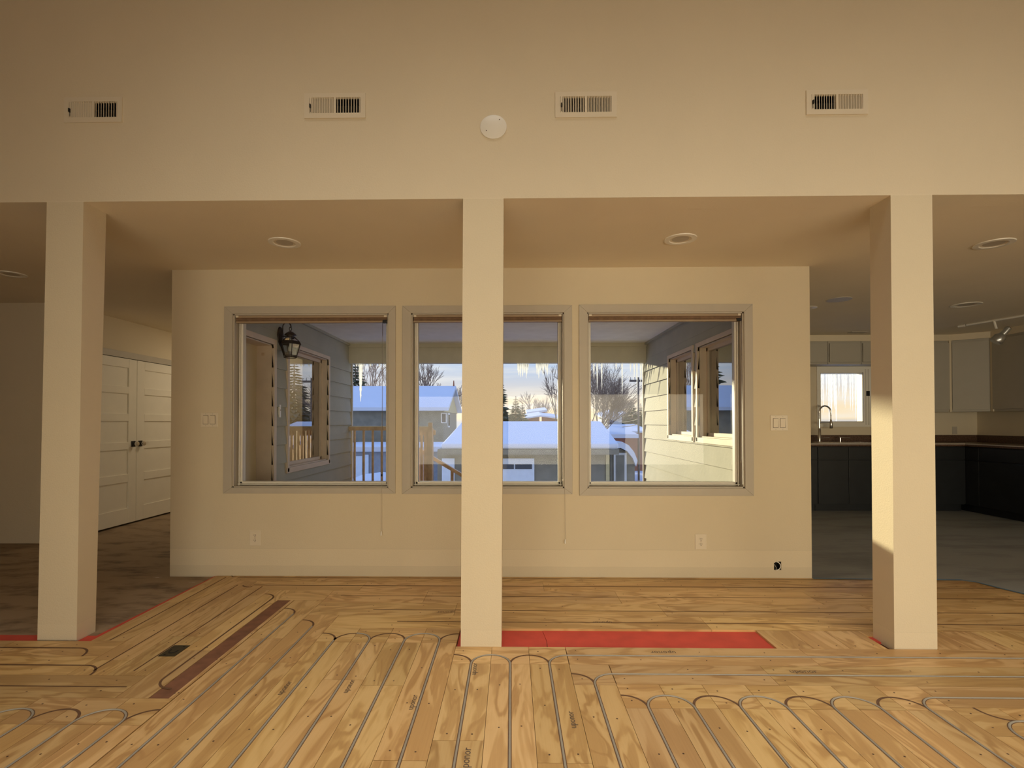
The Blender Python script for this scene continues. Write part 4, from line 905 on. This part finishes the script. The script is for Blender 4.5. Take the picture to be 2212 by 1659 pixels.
o = MB().lathe([(1.6, 0), (1.3, .35), (.7, .62), (.0001, .72)], (at(826, 1040, 20).x, 20, at(826, 1040, 20).z-.35), 'z', 20, sx=1.1, sy=.8).build('snow_pile', 'snow', smooth=True); tag(o, 'small snow heap at the bottom right of the left window', 'snow pile')
# far houses
def far_house(x0, x1, ytop, yeave, ybot, Y, wm, lab, slope=0):
    a, b_ = at(x0, yeave, Y), at(x1, yeave-slope, Y); bt = GZ
    r = root('house', lab, 'house', ((a.x+b_.x)/2, Y, GZ), 'small houses far behind the garage')
    MB().hexa([(a.x, Y, bt), (b_.x, Y, bt), (b_.x, Y+5, bt), (a.x, Y+5, bt)], [(a.x, Y, a.z), (b_.x, Y, b_.z), (b_.x, Y+5, b_.z), (a.x, Y+5, a.z)]).build('wall', wm, r)
    t_ = at(x0, ytop, Y).z-a.z
    MB().hexa([(a.x-.3, Y-.4, a.z), (b_.x+.3, Y-.4, b_.z), (b_.x+.3, Y+5, b_.z+.5), (a.x-.3, Y+5, a.z+.5)], [(a.x-.3, Y-.4, a.z+t_), (b_.x+.3, Y-.4, b_.z+t_), (b_.x+.3, Y+5, b_.z+.5+t_), (a.x-.3, Y+5, a.z+.5+t_)]).build('roof_snow', 'snow', r)
    return r
far_house(1142, 1177, 891, 895, 910, 74, 'house_red', 'red-brown house with upper snowy roof beyond the garage roof', 6)
far_house(1140, 1163, 902, 905, 912, 58, 'house_red', 'lower red-brown house wing left of the far gable', 5)
far_house(1170, 1205, 897, 900, 912, 65, 'house_red', 'red-brown house wing sloping down beside the bare tree', -5)
r = far_house(1311, 1343, 903, 906, 935, 46, 'house_white', 'white house with sloping snow roof right of the birch', 12)
p0, p1 = at(1316, 915, 46), at(1322, 926, 46); pane_win(r, p0.x, p1.x, p1.z, p0.z, 46)
far_house(1320, 1366, 938, 946, 965, 33, 'house_red', 'reddish shed with a thick snow roof below the white house', 0)
far_house(1345, 1395, 931, 935, 950, 40, 'house_red', 'red house with a thin snow roof behind the utility pole', 1)
# trees
def bare_tree(x, y, h, seed, lab, m_='bark', spread=.5, depth=6, trunk=.02, kids=3):
    rr = random.Random(seed); mb = MB()
    def grow(p, d, ln, rad, k):
        q = p+d*ln; mb.bar(p, q, rad, rad*.68, n=5 if k > 3 else 3, cap=False)
        if k == 0: return
        for i in range(kids if k > 1 else 4):
            ax = Vector((rr.gauss(0, 1), rr.gauss(0, 1), rr.gauss(0, .5))).normalized()
            nd = (d+ax*spread*(1.15 if i else .45)+Vector((0, 0, .10))).normalized()
            grow(p.lerp(q, rr.uniform(.55, 1) if i else 1), nd, ln*rr.uniform(.62, .84), rad*(.62 if i else .7), k-1)
    b0 = Vector((x, y, GZ))
    grow(b0, Vector((rr.uniform(-.06, .06), 0, 1)).normalized(), h*.30, h*trunk, depth)
    o = mb.build('bare_tree', m_, off=b0, fix=False); tag(o, lab, 'tree', 'leafless trees beyond the houses')
def tree_at(px, ytop, Y, seed, lab, **k):
    p = at(px, ytop, Y); bare_tree(p.x, Y, p.z-GZ, seed, lab, **k)
tree_at(1282, 778, 31, 11, 'large bare birch behind the right end of the garage', m_='bark', spread=.52, trunk=.011, depth=6, kids=4)
tree_at(1199, 798, 46, 5, 'tall slim bare tree near the middle of the garage roof', spread=.36, trunk=.013, depth=5)
tree_at(1150, 845, 90, 21, 'bushy bare tree left of the slim tree', m_='bark_pale', spread=.5, depth=5)
tree_at(1172, 850, 98, 22, 'pale bare tree behind the far red roofs', m_='bark_pale', spread=.5, depth=5)
tree_at(1235, 860, 72, 31, 'pale bare tree between the slim tree and the birch', m_='bark_pale', spread=.5, depth=5)
tree_at(924, 792, 52, 33, 'bare round tree rising behind the snowy ridge, left', spread=.48, depth=6)
tree_at(962, 806, 66, 34, 'bare round tree rising behind the snowy ridge, near the gable', spread=.48, depth=5)
tree_at(812, 786, 56, 35, 'pale bare tree above the snow roof in the left window', m_='bark_pale', spread=.42, depth=6)
tree_at(1330, 850, 66, 36, 'pale bare tree behind the white house', m_='bark_pale', spread=.5, depth=5)
def conifer(x, y, h, rad, seed, lab, snow=True):
    rr = random.Random(seed); b0 = Vector((x, y, GZ)); mb = MB(); n = 38
    mb.bar(b0, b0+Vector((0, 0, h*.97)), h*.018, h*.003, n=6, mi=1)
    for i in range(n):
        f_ = (i+.5)/n; z = h*(.08+.90*f_); R_ = rad*(1-f_)**.85*rr.uniform(.8, 1.12)+.05
        k = 10+int(7*(1-f_))
        for j in range(k):
            a = 2*PI*(j+rr.random())/k; L_ = R_*rr.uniform(.65, 1.1); dv = Vector((math.cos(a), math.sin(a), 0)); sv = Vector((-dv.y, dv.x, 0))
            p = b0+Vector((0, 0, z)); e = p+dv*L_+Vector((0, 0, -L_*.32+h*.01)); w_ = L_*.17; md = p.lerp(e, .55)+Vector((0, 0, L_*.05))
            mb.add([p, md+sv*w_, e, md-sv*w_, md+Vector((0, 0, -L_*.22))], [(0, 1, 2), (0, 2, 3), (0, 4, 1), (1, 4, 2), (2, 4, 3), (3, 4, 0)], 0)
    o = mb.build('conifer_tree', ['needles', 'bark'], off=b0, fix=False); tag(o, lab, 'tree', 'evergreen trees beyond the houses')
def con_at(px, ytop, Y, rad, seed, lab):
    p = at(px, ytop, Y); conifer(p.x, Y, p.z-GZ, rad, seed, lab)
con_at(1076, 800, 50, 2.7, 1, 'tallest spruce, just right of the middle column')
con_at(1114, 852, 54, 2.1, 2, 'medium spruce right of the tallest spruce')
con_at(1128, 868, 46, 1.9, 3, 'smallest spruce of the three above the garage roof')
con_at(768, 755, 48, 3.0, 4, 'dark spruce at the left end of the neighbour roof')
con_at(1364, 858, 60, 2.4, 5, 'spruce left of the utility pole in the right window')
con_at(1384, 868, 66, 2.4, 6, 'spruce behind the utility pole in the right window')
con_at(1345, 877, 70, 2.0, 7, 'small spruce above the white house')
con_at(1303, 876, 86, 2.4, 8, 'dark spruce behind the birch trunk')
con_at(1318, 884, 98, 2.4, 12, 'low dark spruce left of the white house')
conifer(15.5, 48, 10.5, 3.2, 9, 'spruce mirrored in the porch window beyond the lantern')
# poles and wires
def pole(px, ytop, Y, yarm, half, lab):
    p = at(px, ytop, Y); r = root('utility_pole', lab, 'utility pole', (p.x, Y, GZ)); za = at(px, yarm, Y).z
    MB().bar((p.x, Y, GZ), (p.x, Y, p.z), .075, .055, n=10).build('pole', 'pole_wood', r); MB().box(p.x-half, p.x+half, Y-.16, Y-.10, za-.07, za+.07).build('crossarm', 'pole_wood', r)
    mb = MB()
    for q in (-.9, -.45, .45, .9): mb.bar((p.x+half*q, Y-.13, za+.07), (p.x+half*q, Y-.13, za+.25), .05, .03, n=6)
    mb.build('insulator', 'casing_paint', r)
pole(1379, 815, 34, 823, .62, 'utility pole with cross arms beside the porch corner')
pole(1302, 848, 58, 853, .75, 'farther utility pole behind the birch branches')
mb = [(1380, 826, 34, 1303, 855, 58), (1384, 886, 34, 1335, 893, 58), (1379, 905, 34, 1340, 912, 38), (1379, 916, 34, 1338, 922, 38)]
for i, (xa, ya_, Ya, xb, yb_, Yb) in enumerate(mb):
    p, q = at(xa, ya_, Ya), at(xb, yb_, Yb); pts = [p.lerp(q, k/10)-Vector((0, 0, .03*(p-q).length*math.sin(PI*k/10)*.5)) for k in range(11)]
    o = MB().tube(pts, .025, 5).build('power_line', 'wire'); tag(o, ['power line between the two utility poles, uppermost', 'power line sagging right of the white house, second from top', 'power line crossing below the spruces, third from top', 'lowest power line crossing by the utility pole'][i], 'power line', 'power lines by the utility pole')
